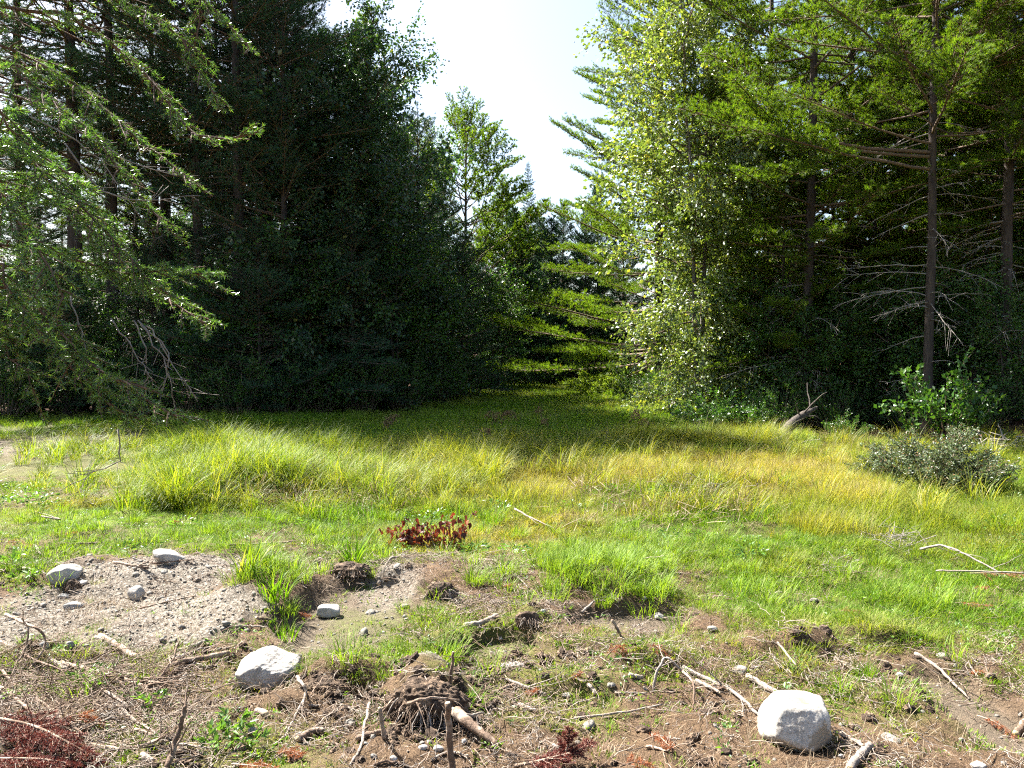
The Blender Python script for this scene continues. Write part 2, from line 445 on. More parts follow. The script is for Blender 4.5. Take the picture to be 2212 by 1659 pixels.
M['stick_pale'] = bark_mat('stick_pale', (0.15, 0.115, 0.088), (0.36, 0.30, 0.245), 34, 0.6, 0.5)
M['old_wood'] = bark_mat('old_wood', (0.03, 0.024, 0.02), (0.12, 0.098, 0.08), 26, 0.4, 1.0)
M['cut_wood'] = bark_mat('cut_wood', (0.35, 0.24, 0.14), (0.55, 0.42, 0.28), 60, 1.0, 0.2)
M['soil'] = bark_mat('soil', (0.022, 0.014, 0.010), (0.10, 0.066, 0.043), 45, 1.0, 1.0, patch=(14, (0.19, 0.13, 0.085)))
M['pebble'] = rock_mat('pebble', (0.16, 0.145, 0.125), (0.38, 0.355, 0.315))
M['granite'] = rock_mat('granite', (0.34, 0.32, 0.295), (0.58, 0.55, 0.515))
M['grey_stone'] = rock_mat('grey_stone', (0.18, 0.18, 0.18), (0.34, 0.34, 0.33))
# ------------------------------------------------------------------ the ground: one sheet, finest where the viewer stands
def grow(a, step, end, f):
    o = [a]
    while abs(o[-1]) < abs(end) if end * a >= 0 and a != 0 else (o[-1] < end if step > 0 else o[-1] > end):
        o.append(o[-1] + step); step *= f
    return o
_xr = grow(4.2, 0.027, 420, 1.065)
gx = np.array([-v for v in _xr[::-1]] + list(np.arange(-4.2 + 0.027, 4.2 - 0.01, 0.027)) + _xr)
gy = np.array(grow(3.2, -0.1, -70, 1.25)[::-1] + list(np.arange(3.2 + 0.022, 7.6, 0.022)) + grow(7.62, 0.024, 600, 1.045))
GX, GY = np.meshgrid(gx, gy)
gxf, gyf = GX.ravel(), GY.ravel()
gz = ground_h(gxf, gyf)

def cover(x, y):
    """what covers the ground at a place: masks 0..1"""
    px, py = to_px(x, y)
    n = fbm(x * 0.9, y * 0.9, 4, 9)
    mud = np.zeros_like(x); grav = np.zeros_like(x); moss = np.zeros_like(x)
    for z in mud_zones: mud = np.maximum(mud, z.m(x, y, 0.25, 0.6))
    for z in grav_zones: grav = np.maximum(grav, z.m(x, y, 0.35, 0.7, 5, 2.2))
    for z in moss_zones: moss = np.maximum(moss, z.m(x, y, 0.4, 0.8, 2, 2.0))
    edge = 1185 + 215 * sstep(1350, 1750, px) + 60 * n            # where the meadow gives way to torn-up earth
    turf = 1 - sstep(-40, 40, py - edge)
    turf = turf * (1 - 0.8 * moss) * (1 - mud)
    left = (1 - sstep(500, 750, px)) * sstep(985, 1040, py)
    turf = turf * (1 - 0.7 * left)
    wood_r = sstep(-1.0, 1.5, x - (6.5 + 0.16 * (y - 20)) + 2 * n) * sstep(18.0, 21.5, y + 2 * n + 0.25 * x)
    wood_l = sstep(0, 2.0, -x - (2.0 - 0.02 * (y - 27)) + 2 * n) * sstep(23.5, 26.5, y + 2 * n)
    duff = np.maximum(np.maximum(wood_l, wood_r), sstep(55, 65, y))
    moss = np.maximum(moss, 0.5 * sstep(0.05, 0.5, n) * (1 - duff) * (py > 1000))
    return dict(mud=mud * (1 - duff), gravel=grav * (1 - mud * 0.5), moss=moss * (1 - grav), turf=turf * (1 - duff), duff=duff)

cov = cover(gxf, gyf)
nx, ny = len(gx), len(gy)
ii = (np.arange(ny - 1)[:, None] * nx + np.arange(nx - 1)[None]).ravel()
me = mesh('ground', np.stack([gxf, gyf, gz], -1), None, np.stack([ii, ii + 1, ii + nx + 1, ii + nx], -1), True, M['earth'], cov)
tag(obj('ground', me), 'wet forest clearing of torn brown earth, moss and meadow turf', 'ground', kind='structure')

# ------------------------------------------------------------------ tree builders (each returns meshes about the tree's base)
UP = np.array([0, 0, 1.0])

def along(P, t):
    """points and tangents of polylines P (n,3) at t in 0..1"""
    n = len(P); s = np.clip(t, 0, 1) * (n - 1); i = np.minimum(s.astype(int), n - 2); f = (s - i)[:, None]
    return P[i] * (1 - f) + P[i + 1] * f, unit(P[i + 1] - P[i])

def arc(base, dr, L, lift, n=8, wob=0.03, r=rng):
    """a branch line leaving base along dr whose outer part bends by lift (metres, up is positive)"""
    t = np.linspace(0, 1, n)[:, None]
    p = base + dr * L * t + UP * lift * t ** 2
    side = unit(np.cross(dr, UP)[None])[0]
    p = p + side * (np.cumsum(r.normal(0, wob * L / n, (n, 1)), 0)) + UP * np.cumsum(r.normal(0, wob * L / n * 0.6, (n, 1)), 0)
    p[0] = base
    return p

def plume(wood, leaf, P, r0, L, r, K=9, nl=0.12, nw=0.012, t0=0.3, gap=0.11, tuft=0.10, side=0.36, flat_=0.12, spread=0.55, droop=0.0):
    """a pine bough along P: side twigs in a flat spray, needle tufts on all of them"""
    tubes(wood, P, np.linspace(r0, r0 * 0.25, len(P)), 4, False)
    m = max(4, int(L * (1 - t0) / gap))
    t = t0 + (1 - t0) * (np.arange(m) + r.uniform(-0.3, 0.3, m)) / m
    p, tan = along(P, t)
    sd = unit(np.cross(tan, UP)); sg = np.where(np.arange(m) % 2, 1.0, -1.0)[:, None]
    ang = np.radians(r.uniform(35, 62, (m, 1)))
    d = unit(tan * np.cos(ang) + sd * sg * np.sin(ang) + UP * r.normal(0.12 - droop, flat_, (m, 1)))
    ls = (side * L * (1 - t) ** 0.75 * np.minimum(1, (t - t0 + 0.08) * 4) + 0.14) * r.uniform(0.6, 1.2, m)
    s = np.linspace(0, 1, 4)
    tw = p[:, None] + d[:, None] * (ls[:, None] * s)[..., None] + tan[:, None] * (0.25 * ls[:, None] * s ** 2)[..., None] + UP * (0.10 - droop) * (ls[:, None] * s ** 2)[..., None]
    tubes(wood, tw[:, [0, 2, 3]], np.array([0.007, 0.005, 0.003])[None] * np.ones((m, 1)), 3, False)
    nt = np.maximum(2, (ls / tuft).astype(int)); mx = nt.max()
    k = np.arange(mx)[None]; ok = k < nt[:, None]
    q = np.clip(0.18 + 0.82 * (k + 0.6) / nt[:, None], 0, 1)
    bi = np.repeat(np.arange(m)[:, None], mx, 1)[ok]; q = q[ok]
    base = tw[bi, 0] * (1 - q)[:, None] + tw[bi, 3] * q[:, None] + r.normal(0, 0.045, (len(q), 3)) * [1, 1, 0.7]
    dr = unit(d[bi] + UP * r.normal(0.35, 0.3, (len(q), 1)) + r.normal(0, 0.25, (len(q), 3)))
    tip, tt = along(P, np.linspace(0.75, 1, 5))
    needles(leaf, np.concatenate([base, tip]), np.concatenate([dr, tt]), K, nl, nw, spread, r)

def trunk_line(H, r, lean=0.015, n=14):
    t = np.linspace(0, 1, n)
    off = np.cumsum(r.normal(0, lean * H / n, (n, 2)), 0)
    return np.stack([off[:, 0], off[:, 1], t * H], -1)

def dead_branches(wood, P, H, z0, z1, count, Lm, r, r0=0.018):
    for z in r.uniform(z0, z1, count):
        b, _ = along(P, np.array([z / H])); a = r.uniform(0, 2 * math.pi); e = r.uniform(-0.25, 0.25)
        L = Lm * r.uniform(0.3, 1.0); d = np.array([math.cos(a) * math.cos(e), math.sin(a) * math.cos(e), math.sin(e)])
        Q = arc(b[0], d, L, -0.18 * L, 6, 0.12, r)
        tubes(wood, Q, np.linspace(r0, 0.004, 6), 3, False)
        m = int(4 + L * 4); t = r.uniform(0.25, 1, m); p, tan = along(Q, t)
        dd = unit(tan + r.normal(0, 0.6, (m, 3))); ls = r.uniform(0.1, 0.45, m) * L * 0.6
        s = np.linspace(0, 1, 3)
        tubes(wood, p[:, None] + dd[:, None] * (ls[:, None] * s)[..., None] + UP * (-0.15 * ls[:, None] * s ** 2)[..., None], np.linspace(0.007, 0.003, 3)[None] * np.ones((m, 1)), 3, False)

def two_mat(leaf, wood, name, ml, mw):
    """needles or leaves (triangles) and wood (quads) of one bough in one mesh"""
    a = Acc(); a.add(np.concatenate(leaf.V), np.concatenate(leaf.T)); a.add(np.concatenate(wood.V), None, np.concatenate(wood.Q))
    me = a.mesh(name, M[ml]); me.materials.append(M[mw])
    nt = sum(len(t) for t in a.T); nq = sum(len(q) for q in a.Q)
    me.polygons.foreach_set('material_index', np.concatenate([np.zeros(nt), np.ones(nq)]).astype(np.int32))
    return me

def bough_set(seed, mat, lens, variants=2, kind='pine', **kw):
    """boughs of several lengths growing along +X, to be set on tree trunks"""
    r = np.random.default_rng(seed); out = []
    for L in lens:
        for v in range(variants):
            wd, lf = Acc(), Acc()
            if kind == 'pine':
                Q = arc(np.zeros(3), np.array([1.0, 0, 0]), L, 0.12 * L, 9, 0.06, r)
                o = dict(K=13, nl=0.125, nw=0.013, t0=0.22 if L < 2 else 0.40, gap=0.095, tuft=0.075, side=0.36); o.update(kw)
                plume(wd, lf, Q, 0.010 + 0.007 * L, L, r, **o)
            elif kind == 'spruce':
                Q = arc(np.zeros(3), np.array([1.0, 0, 0]), L, 0.08 * L, 6, 0.05, r)
                plume(wd, lf, Q, 0.012, L, r, 11, 0.07, 0.028, 0.12, gap=0.10, tuft=0.06, side=0.34, spread=0.9, droop=0.18)
            else:
                o = dict(leaf=0.10, per_m=34, jit=0.16, twigs=9); o.update(kw)
                Q = arc(np.zeros(3), np.array([1.0, 0, 0]), L, -0.10 * L, 8, 0.14, r)
                tubes(wd, Q, np.linspace(0.010 + 0.008 * L, 0.003, 8), 4, False)
                m = int(6 + L * o['twigs']); tt = r.uniform(0.15, 1, m); p, tan = along(Q, tt)
                dd = unit(tan * 0.8 + r.normal(0, 0.65, (m, 3))); ls = (0.30 + 0.32 * L * (1 - 0.5 * tt)) * r.uniform(0.5, 1.15, m)
                q4 = np.linspace(0, 1, 3)
                tw = p[:, None] + dd[:, None] * (ls[:, None] * q4)[..., None] + UP * (-0.14 * ls[:, None] * q4 ** 2)[..., None]
                tubes(wd, tw, np.linspace(0.005, 0.002, 3)[None] * np.ones((m, 1)), 3, False)
                n = np.maximum(3, (ls * o['per_m']).astype(int)); bi = np.repeat(np.arange(m), n); q = r.uniform(0.1, 1.05, len(bi))[:, None]
                pos = tw[bi, 0] * (1 - q) + tw[bi, 2] * q + r.normal(0, o['jit'] * 0.5, (len(bi), 3))
                leaves(lf, pos, dd[bi] + r.normal(0, 0.6, (len(bi), 3)) + [0, 0, -0.45], o['leaf'] * r.uniform(0.6, 1.2, len(bi)), r)
            out.append(two_mat(lf, wd, 'bough', mat, 'twig'))
    return dict(meshes=out, lens=np.array(lens), variants=variants)

def bough_group(name, bs):
    """node group that sets the boughs on the points of a crown"""
    col = bpy.data.collections.new(name)
    for k, m in enumerate(bs['meshes']): col.objects.link(bpy.data.objects.new('%s_%02d' % (name, k), m))
    ng = bpy.data.node_groups.new(name, 'GeometryNodeTree')
    ng.interface.new_socket('Geometry', in_out='INPUT', socket_type='NodeSocketGeometry')
    ng.interface.new_socket('Geometry', in_out='OUTPUT', socket_type='NodeSocketGeometry')
    n, l = ng.nodes, ng.links
    gi, go = n.new('NodeGroupInput'), n.new('NodeGroupOutput')
    ci = n.new('GeometryNodeCollectionInfo'); ci.inputs['Collection'].default_value = col
    ci.inputs['Separate Children'].default_value = True; ci.inputs['Reset Children'].default_value = True
    ip = n.new('GeometryNodeInstanceOnPoints'); ip.inputs['Pick Instance'].default_value = True
    def na(k, ty):
        x = n.new('GeometryNodeInputNamedAttribute'); x.data_type = ty; x.inputs['Name'].default_value = k
        return x.outputs['Attribute']
    mp = n.new('GeometryNodeMeshToPoints')
    l.new(gi.outputs[0], mp.inputs['Mesh']); l.new(mp.outputs[0], ip.inputs['Points'])
    l.new(ci.outputs[0], ip.inputs['Instance']); l.new(na('pick', 'INT'), ip.inputs['Instance Index'])
    l.new(na('rot', 'FLOAT_VECTOR'), ip.inputs['Rotation']); l.new(na('sc', 'FLOAT'), ip.inputs['Scale'])
    l.new(ip.outputs[0], go.inputs[0])
    bs['group'] = ng
    return bs

def crown_mesh(bs, B, r):
    """B rows: x, y, z, azimuth, elevation, length"""
    B = np.array(B); me = bpy.data.meshes.new('crown'); me.vertices.add(len(B)); me.vertices.foreach_set('co', B[:, :3].astype(np.float32).ravel())
    i = np.argmin(np.abs(np.log(bs['lens'][None] / B[:, 5:6])), 1)
    pick = i * bs['variants'] + r.integers(0, bs['variants'], len(B)); sc = B[:, 5] / bs['lens'][i]
    rot = np.stack([r.normal(0, 0.2, len(B)), -B[:, 4], B[:, 3]], -1)
    for k, ty, f, v in (('rot', 'FLOAT_VECTOR', 'vector', rot), ('sc', 'FLOAT', 'value', sc), ('pick', 'INT', 'value', pick)):
        a = me.attributes.new(k, ty, 'POINT'); a.data.foreach_set(f, np.asarray(v, np.int32 if ty == 'INT' else np.float32).ravel())
    me['boughs'] = bs['group'].name
    return me

def pine(seed, H, zb, R, r0, bs, whorl=0.62, per=5, shape=0.8, dead=12, low_up=-0.08, extra=(), bark='pine_bark', skirt=0.0, up=0.85):
    r = np.random.default_rng(seed); P = trunk_line(H, r); tk, wd = Acc(), Acc()
    rad = r0 * (1 - np.linspace(0, 1, len(P)) ** 1.3 * 0.93); rad[0] *= 1.6
    tubes(tk, P, rad, 9, False); B = []; z = zb
    while z < H - 0.2:
        t = (z - zb) / (H - zb); n = int(per + r.integers(-1, 2)); a0 = r.uniform(0, 6.28)
        for i in range(n):
            if r.random() < 0.14: continue
            zz = z + r.uniform(-0.3, 0.3)
            L = R * (1 - t) ** shape * r.uniform(0.5, 1.22) * (0.7 + 0.3 * min(1, t * 8 + skirt)) + 0.35
            e = low_up + up * t ** 1.3 + r.normal(0, 0.16); a = a0 + i * 6.283 / n + r.normal(0, 0.22)
            b, _ = along(P, np.array([min(zz / H, 0.995)])); B.append([*b[0], a, e, L])
        z += whorl * r.uniform(0.75, 1.2) * (1.0 - 0.35 * t)
    b, _ = along(P, np.array([0.97, 0.985])); B.append([*b[0], 0, 1.45, 0.7]); B.append([*b[1], 2, 1.2, 0.5])
    for (pz, az, el, L) in extra:
        b, _ = along(P, np.array([pz / H])); B.append([*b[0], az, el, L])
    out = dict(trunk=tk.mesh('pine_trunk', M[bark], True), crown=crown_mesh(bs, B, r))
    if dead:
        dead_branches(wd, P, H, min(1.2, zb * 0.3), zb + 0.6, dead, 2.2, r); out['dead_branches'] = wd.mesh('dead_branches', M['dead_twig'])
    return out

def spruce(seed, H, zb, R, r0, bs):
    r = np.random.default_rng(seed); P = trunk_line(H, r, 0.006); tk = Acc(); tubes(tk, P, r0 * (1 - np.linspace(0, 1, len(P)) * 0.95), 7, False)
    B = []; z = zb
    while z < H - 0.12:
        t = (z - zb) / (H - zb); n = r.integers(5, 8); a0 = r.uniform(0, 6.28)
        for i in range(n):
            L = (R * (1 - t) ** 0.95 + 0.2) * r.uniform(0.6, 1.15); b, _ = along(P, np.array([min(z / H, 0.995)]))
            B.append([*b[0], a0 + i * 6.283 / n + r.normal(0, 0.2), -0.25 + 0.85 * t + r.normal(0, 0.08), L])
        z += 0.36 * r.uniform(0.8, 1.2) * (1 - 0.4 * t)
    b, _ = along(P, np.array([0.98])); B.append([*b[0], 0, 1.5, 0.5])
    return dict(trunk=tk.mesh('spruce_trunk', M['pine_bark'], True), crown=crown_mesh(bs, B, r))

def broadleaf(seed, H, zb, R, r0, bs, stems=2, limbs=60, bark='birch_bark', belly=0.45, lean=(0, 0)):
    """leafy tree: stems carrying leafy limbs"""
    r = np.random.default_rng(seed); tk = Acc(); lines = []; B = []
    for s in range(stems):
        P = trunk_line(H * r.uniform(0.86, 1.0), r, 0.03); a = r.uniform(0, 6.28); f = np.linspace(0, 1, len(P))
        P[:, 0] += f * (math.cos(a) * R * 0.35 * (stems > 1) + lean[0]); P[:, 1] += f * (math.sin(a) * R * 0.35 * (stems > 1) + lean[1])
        tubes(tk, P, r0 * (1 - f * 0.9), 8, False); lines.append(P)
    for i in range(limbs):
        P = lines[i % stems]; Hs = P[-1, 2]; t = (i + r.uniform(0, 1)) / limbs; z = zb + (Hs - zb) * t
        prof = 1 - abs((t - belly) / (1 - belly if t > belly else belly)) ** 2.2 * (0.8 if t > belly else 0.35)
        L = max(0.5, R * prof * r.uniform(0.35, 1.25)); e = r.uniform(-0.05, 0.55) + 0.6 * t - (0.45 if t < 0.25 else 0)
        b, _ = along(P, np.array([z / Hs])); B.append([*b[0], i * 2.399 + r.normal(0, 0.35), e, L])
    return dict(trunk=tk.mesh('stem', M[bark], True), crown=crown_mesh(bs, B, r))

def shrub(seed, H, R, stems=28, leaf=0.06, per=44, mat='shrub_leaves', width=0.6, arch=0.25, t0=0.15, sub=5):
    r = np.random.default_rng(seed); wd, lf = Acc(), Acc()
    for i in range(stems):
        a = i * 2.399 + r.normal(0, 0.3); f = r.uniform(0.1, 1.0) ** 0.6; h = H * (1.05 - 0.5 * f ** 2) * r.uniform(0.7, 1.1)
        b = np.array([math.cos(a), math.sin(a), 0]) * R * 0.25 * f; top = np.array([math.cos(a) * R * f, math.sin(a) * R * f, h])
        t = np.linspace(0, 1, 7)[:, None]; Q = b + (top - b) * t + UP * arch * h * (t - t ** 2) * 1.6 + np.cumsum(r.normal(0, 0.018 * H, (7, 3)), 0) * (t > 0)
        tubes(wd, Q, np.linspace(0.010, 0.003, 7) * min(1.6, H), 4, False)
        p, tan = along(Q, r.uniform(0.3, 1, sub)); dd = unit(tan + r.normal(0, 0.6, (sub, 3))); ls = 0.28 * h * r.uniform(0.5, 1.1, sub); s = np.linspace(0, 1, 3)
        tw = p[:, None] + dd[:, None] * (ls[:, None] * s)[..., None]
        tubes(wd, tw, np.linspace(0.005, 0.002, 3)[None] * np.ones((sub, 1)), 3, False)
        n = per; q = r.uniform(t0, 1.02, n); p1, t1 = along(Q, q); bi = r.integers(0, sub, n * 2); q2 = r.uniform(0.1, 1.05, n * 2)[:, None]
        p2 = tw[bi, 0] * (1 - q2) + tw[bi, 2] * q2
        pos = np.concatenate([p1, p2]) + r.normal(0, leaf * 0.45, (n * 3, 3)); dr = np.concatenate([t1, dd[bi]]) + r.normal(0, 0.75, (n * 3, 3))
        pos[:, 2] = np.maximum(pos[:, 2], 0.03)
        leaves(lf, pos, dr, leaf * r.uniform(0.6, 1.2, n * 3), r, width=width)
    return dict(stems=wd.mesh('shrub_stems', M['twig']), foliage=lf.mesh('shrub_foliage', M[mat]))

def place(kind, meshes, p, rz, sc, label, cat, group=None, sx=1.0):
    o = empty(kind, p, rz, sc)
    if sx != 1.0: o.scale = (sc * sx, sc * sx, sc)
    for k, me in meshes.items():
        c = obj(k, me, o, 'stuff' if k in ('crown', 'foliage', 'dead_branches', 'stems') else None)
        if 'boughs' in me.keys():
            c.modifiers.new('boughs', 'NODES').node_group = bpy.data.node_groups[me['boughs']]
    return tag(o, label, cat, group)

# ------------------------------------------------------------------ the wood
rad = math.radians
# boughs, then tree kinds
FP = bough_group('far_boughs', bough_set(77, 'pine_needles', [0.8, 1.5, 2.6, 4.0], K=11, nl=0.17, nw=0.036, gap=0.12, tuft=0.10))
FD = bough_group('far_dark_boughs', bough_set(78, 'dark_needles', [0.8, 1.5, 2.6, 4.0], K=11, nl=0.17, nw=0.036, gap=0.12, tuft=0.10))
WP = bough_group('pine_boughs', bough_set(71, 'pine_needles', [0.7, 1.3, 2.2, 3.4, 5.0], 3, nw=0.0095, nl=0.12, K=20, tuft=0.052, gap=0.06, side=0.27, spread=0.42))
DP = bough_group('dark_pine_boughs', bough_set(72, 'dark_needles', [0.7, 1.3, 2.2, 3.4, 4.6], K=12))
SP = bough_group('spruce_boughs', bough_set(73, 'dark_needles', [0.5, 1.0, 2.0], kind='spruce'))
BL = bough_group('birch_limbs', bough_set(74, 'birch_leaves', [0.8, 1.5, 2.6], 3, kind='leafy', leaf=0.125, per_m=24, twigs=8))
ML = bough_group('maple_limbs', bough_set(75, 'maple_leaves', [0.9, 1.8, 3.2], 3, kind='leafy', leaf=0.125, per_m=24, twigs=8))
SL = bough_group('sapling_limbs', bough_set(76, 'shrub_leaves', [0.6, 1.1, 1.9], 3, kind='leafy', leaf=0.10, per_m=26, twigs=8))
PA = pine(21, 23.5, 0.7, 7.2, 0.24, WP, whorl=0.85, per=8, shape=0.74, dead=8, low_up=-0.10, skirt=0.6)      # full, boughs to the ground
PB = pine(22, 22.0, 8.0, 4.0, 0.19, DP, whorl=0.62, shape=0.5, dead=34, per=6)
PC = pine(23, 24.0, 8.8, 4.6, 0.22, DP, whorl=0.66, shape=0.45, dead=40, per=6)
PD = pine(24, 17.5, 1.6, 4.3, 0.18, FP, whorl=0.60, shape=0.75, dead=8, low_up=0.02, per=6)
PE = pine(25, 20.5, 5.0, 3.4, 0.15, WP, whorl=0.74, per=5, shape=0.6, dead=36)
PK = pine(34, 21.0, 4.4, 4.3, 0.15, WP, whorl=1.0, per=6, shape=0.45, dead=22)
PL = pine(35, 22.0, 5.2, 4.5, 0.17, WP, whorl=1.05, per=6, shape=0.42, dead=26)
PY = pine(36, 9.5, 1.6, 2.7, 0.08, WP, whorl=0.5, per=6, shape=0.7, dead=4)
PN = pine(37, 15.0, 0.9, 4.2, 0.16, DP, whorl=0.6, per=7, shape=0.7, dead=6, skirt=0.6)
PF = pine(31, 20.0, 4.8, 4.4, 0.15, WP, whorl=1.0, shape=0.5, dead=30, per=6,
          extra=[(5.2, rad(200), 0.05, 2.8), (4.9, rad(225), -0.05, 2.6), (5.6, rad(190), 0.1, 2.4), (5.0, rad(212), 0.0, 2.2), (4.5, rad(235), -0.1, 1.8)])
PJ = pine(33, 20.0, 4.2, 3.6, 0.13, WP, whorl=0.8, per=5, shape=0.5, dead=30)
PG = pine(32, 20.0, 7.0, 4.4, 0.115, WP, whorl=1.05, shape=0.5, dead=36, per=6,
          extra=[(6.7, rad(178), 0.06, 6.0), (6.3, rad(192), 0.02, 5.0), (6.9, rad(200), 0.10, 4.2), (8.4, rad(205), 0.18, 4.4), (6.6, rad(184), 0.05, 5.4),
                 (8.8, rad(240), 0.25, 3.6), (8.0, rad(262), 0.22, 3.2), (9.2, rad(285), 0.3, 3.2), (9.4, rad(180), 0.25, 4.6), (8.2, rad(320), 0.1, 3.0), (7.6, rad(225), 0.2, 3.6), (7.8, rad(250), 0.15, 3.0)])
PI = pine(27, 17.5, 2.5, 7.0, 0.17, FP, whorl=0.72, shape=0.52, dead=8, low_up=0.10, per=6, up=0.75)
SA = spruce(41, 18.5, 2.0, 2.7, 0.12, SP)
SB = spruce(42, 14.0, 0.5, 2.3, 0.12, SP)
BA = broadleaf(51, 19.5, 0.8, 3.3, 0.09, BL, stems=4, limbs=190, belly=0.38, lean=(-0.4, -0.4))
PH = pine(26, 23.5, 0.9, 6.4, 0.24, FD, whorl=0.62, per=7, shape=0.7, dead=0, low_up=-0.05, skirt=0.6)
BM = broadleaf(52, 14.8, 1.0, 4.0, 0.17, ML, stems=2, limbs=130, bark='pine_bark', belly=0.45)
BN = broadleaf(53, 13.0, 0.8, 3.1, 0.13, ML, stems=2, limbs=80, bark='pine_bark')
BS = broadleaf(54, 5.5, 0.4, 2.0, 0.05, SL, stems=3, limbs=52, bark='pine_bark')

def tree(kind, M_, px, d, rz, sc, label, group=None, sx=1.0, cat='tree'):
    return place(kind, M_, on_ground(px, d) + [0, 0, -0.05], rz, sc, label, cat, group, sx)

# right of the meadow
tree('pine_tree', PA, 1425, 36, 0.4, 0.97, 'big full white pine beside the sky gap, feathery boughs reaching to the ground')
tree('birch_tree', BA, 1515, 24.0, 0.3, 0.82, 'tall leafy birch with glittering pale green leaves at the meadow edge')
tree('birch_tree', BA, 1575, 27.0, 2.4, 0.55, 'small leafy birch tucked behind the glittering birch')
tree('pine_tree', PF, 1741, 22, 0.0, 1.0, 'dark straight pine trunk behind the birch, feathery low boughs at shoulder of birch')
tree('pine_tree', PE, 1655, 27.5, 1.0, 1.0, 'thin dark pine between the birch and the straight pine trunk')
tree('pine_tree', PG, 2004, 19.0, 0.0, 1.0, 'thick pine with long sunlit lime-green boughs stretched towards the birch')
G_R = 'pines crowded in the wood beyond the grey heath bush'
tree('pine_tree', PJ, 1936, 23.5, 2.0, 1.0, 'slender pine trunk next to the thick pine, on its birch side', G_R)
tree('pine_tree', PE, 1966, 27, 4.0, 1.0, 'thin pine trunk hidden close behind the thick pine', G_R)
tree('pine_tree', PK, 2036, 24, 5.0, 1.0, 'pine trunk just past the thick pine, away from the birch', G_R)
tree('pine_tree', PL, 2068, 28.5, 1.2, 1.0, 'third pine trunk beyond the thick pine, away from the birch', G_R)
tree('pine_tree', PJ, 2088, 26.5, 2.9, 0.95, 'thinnest pine trunk of the close-set cluster, farthest from the birch', G_R)
tree('pine_tree', PE, 2172, 19.5, 3.6, 0.95, 'lone thin pale-barked pine at the edge of the photograph', G_R)
tree('pine_tree', PJ, 1830, 24.5, 4.1, 0.98, 'slim pine with feathery boughs midway between straight trunk and thick pine', G_R)
tree('pine_tree', PJ, 2150, 25.5, 5.3, 0.95, 'slim pine behind the lone pale-barked one', G_R)
tree('young_pine', PY, 1688, 22.8, 0.4, 0.85, 'young pine in the shade between the birch and the straight trunk')
tree('young_pine', PY, 1885, 23.0, 2.4, 0.95, 'young feathery pine in front of the slim pines')
tree('young_pine', PY, 2125, 22.5, 4.4, 0.9, 'young feathery pine behind the glossy-leaved bush')
tree('pine_tree', PL, 2290, 20.5, 0.9, 0.95, 'pine just outside the picture beyond the pale-barked one')
tree('pine_tree', PK, 2420, 19, 2.9, 0.95, 'outermost pine outside the picture beyond the pale-barked one')
# left of the meadow
G_L = 'tall dark pines in the shaded wood behind the fir boughs'
tree('pine_tree', PC, 515, 26.5, 0.3, 0.84, 'thickest dark pine trunk in the shaded wood beside the maple', G_L, 1.22)
tree('pine_tree', PB, 428, 27.5, 1.9, 0.95, 'dark pine trunk next to the thickest one in the shaded wood', G_L, 1.22)
tree('pine_tree', PC, 367, 31, 3.3, 0.94, 'dark pine trunk standing against the gaps of sky behind fir boughs', G_L, 1.22)
tree('pine_tree', PE, 345, 34, 4.4, 1.05, 'thin dark trunk paired with a thicker one behind the fir boughs', G_L, 1.22)
tree('pine_tree', PB, 253, 28, 5.1, 1.04, 'dark pine behind the middle of the hanging fir boughs', G_L, 1.22)
tree('pine_tree', PC, 160, 27, 0.9, 0.98, 'dark pine behind the upper fir boughs, second from the picture edge', G_L, 1.22)
tree('pine_tree', PB, 50, 29, 2.2, 1.04, 'dark pine behind the brightest fir needles at the picture edge', G_L, 1.22)
tree('maple_tree', BM, 728, 27.5, 0.0, 0.93, 'tall dark maple with sunlit upper leaves beside the sky gap')
tree('maple_tree', BN, 850, 30.5, 1.1, 0.92, 'lower dark maple leaning into the sky gap')
tree('pine_tree', PN, 615, 26.5, 3.5, 0.95, 'dark boughed pine filling the shade between pine trunks and tall maple')
tree('pine_tree', PB, 585, 32, 0.7, 0.95, 'tall dark pine rising behind the sunlit maple top')
tree('pine_tree', PD, 800, 38, 2.0, 1.02, 'pointed pine top rising behind the maple, nearest the sky gap')
tree('pine_tree', PN, 575, 28.5, 0.4, 1.0, 'dark pine boughed to the ground between thickest trunk and maples')
tree('pine_tree', PN, 905, 33, 2.0, 0.8, 'dark pine boughed to the ground at the corner of the path')
tree('pine_tree', PN, 300, 30, 3.0, 0.45, 'dark low pine behind the hanging bare twigs of the fir')
tree('pine_tree', PN, 60, 27, 5.0, 0.6, 'dark low pine behind the lowest fir bough')
G_D = 'dense dark pines filling the shaded wood behind the maples'
for px, d, sc in ((480, 31, 1.15), (650, 31.5, 1.12), (560, 36, 1.2), (760, 33, 0.98), (690, 37, 1.15), (820, 36, 0.95), (870, 40, 0.9)):
    tree('pine_tree', PN, px, d, rng.uniform(0, 6.28), sc, 'dense dark pine filling the shaded wood behind the maples', G_D)
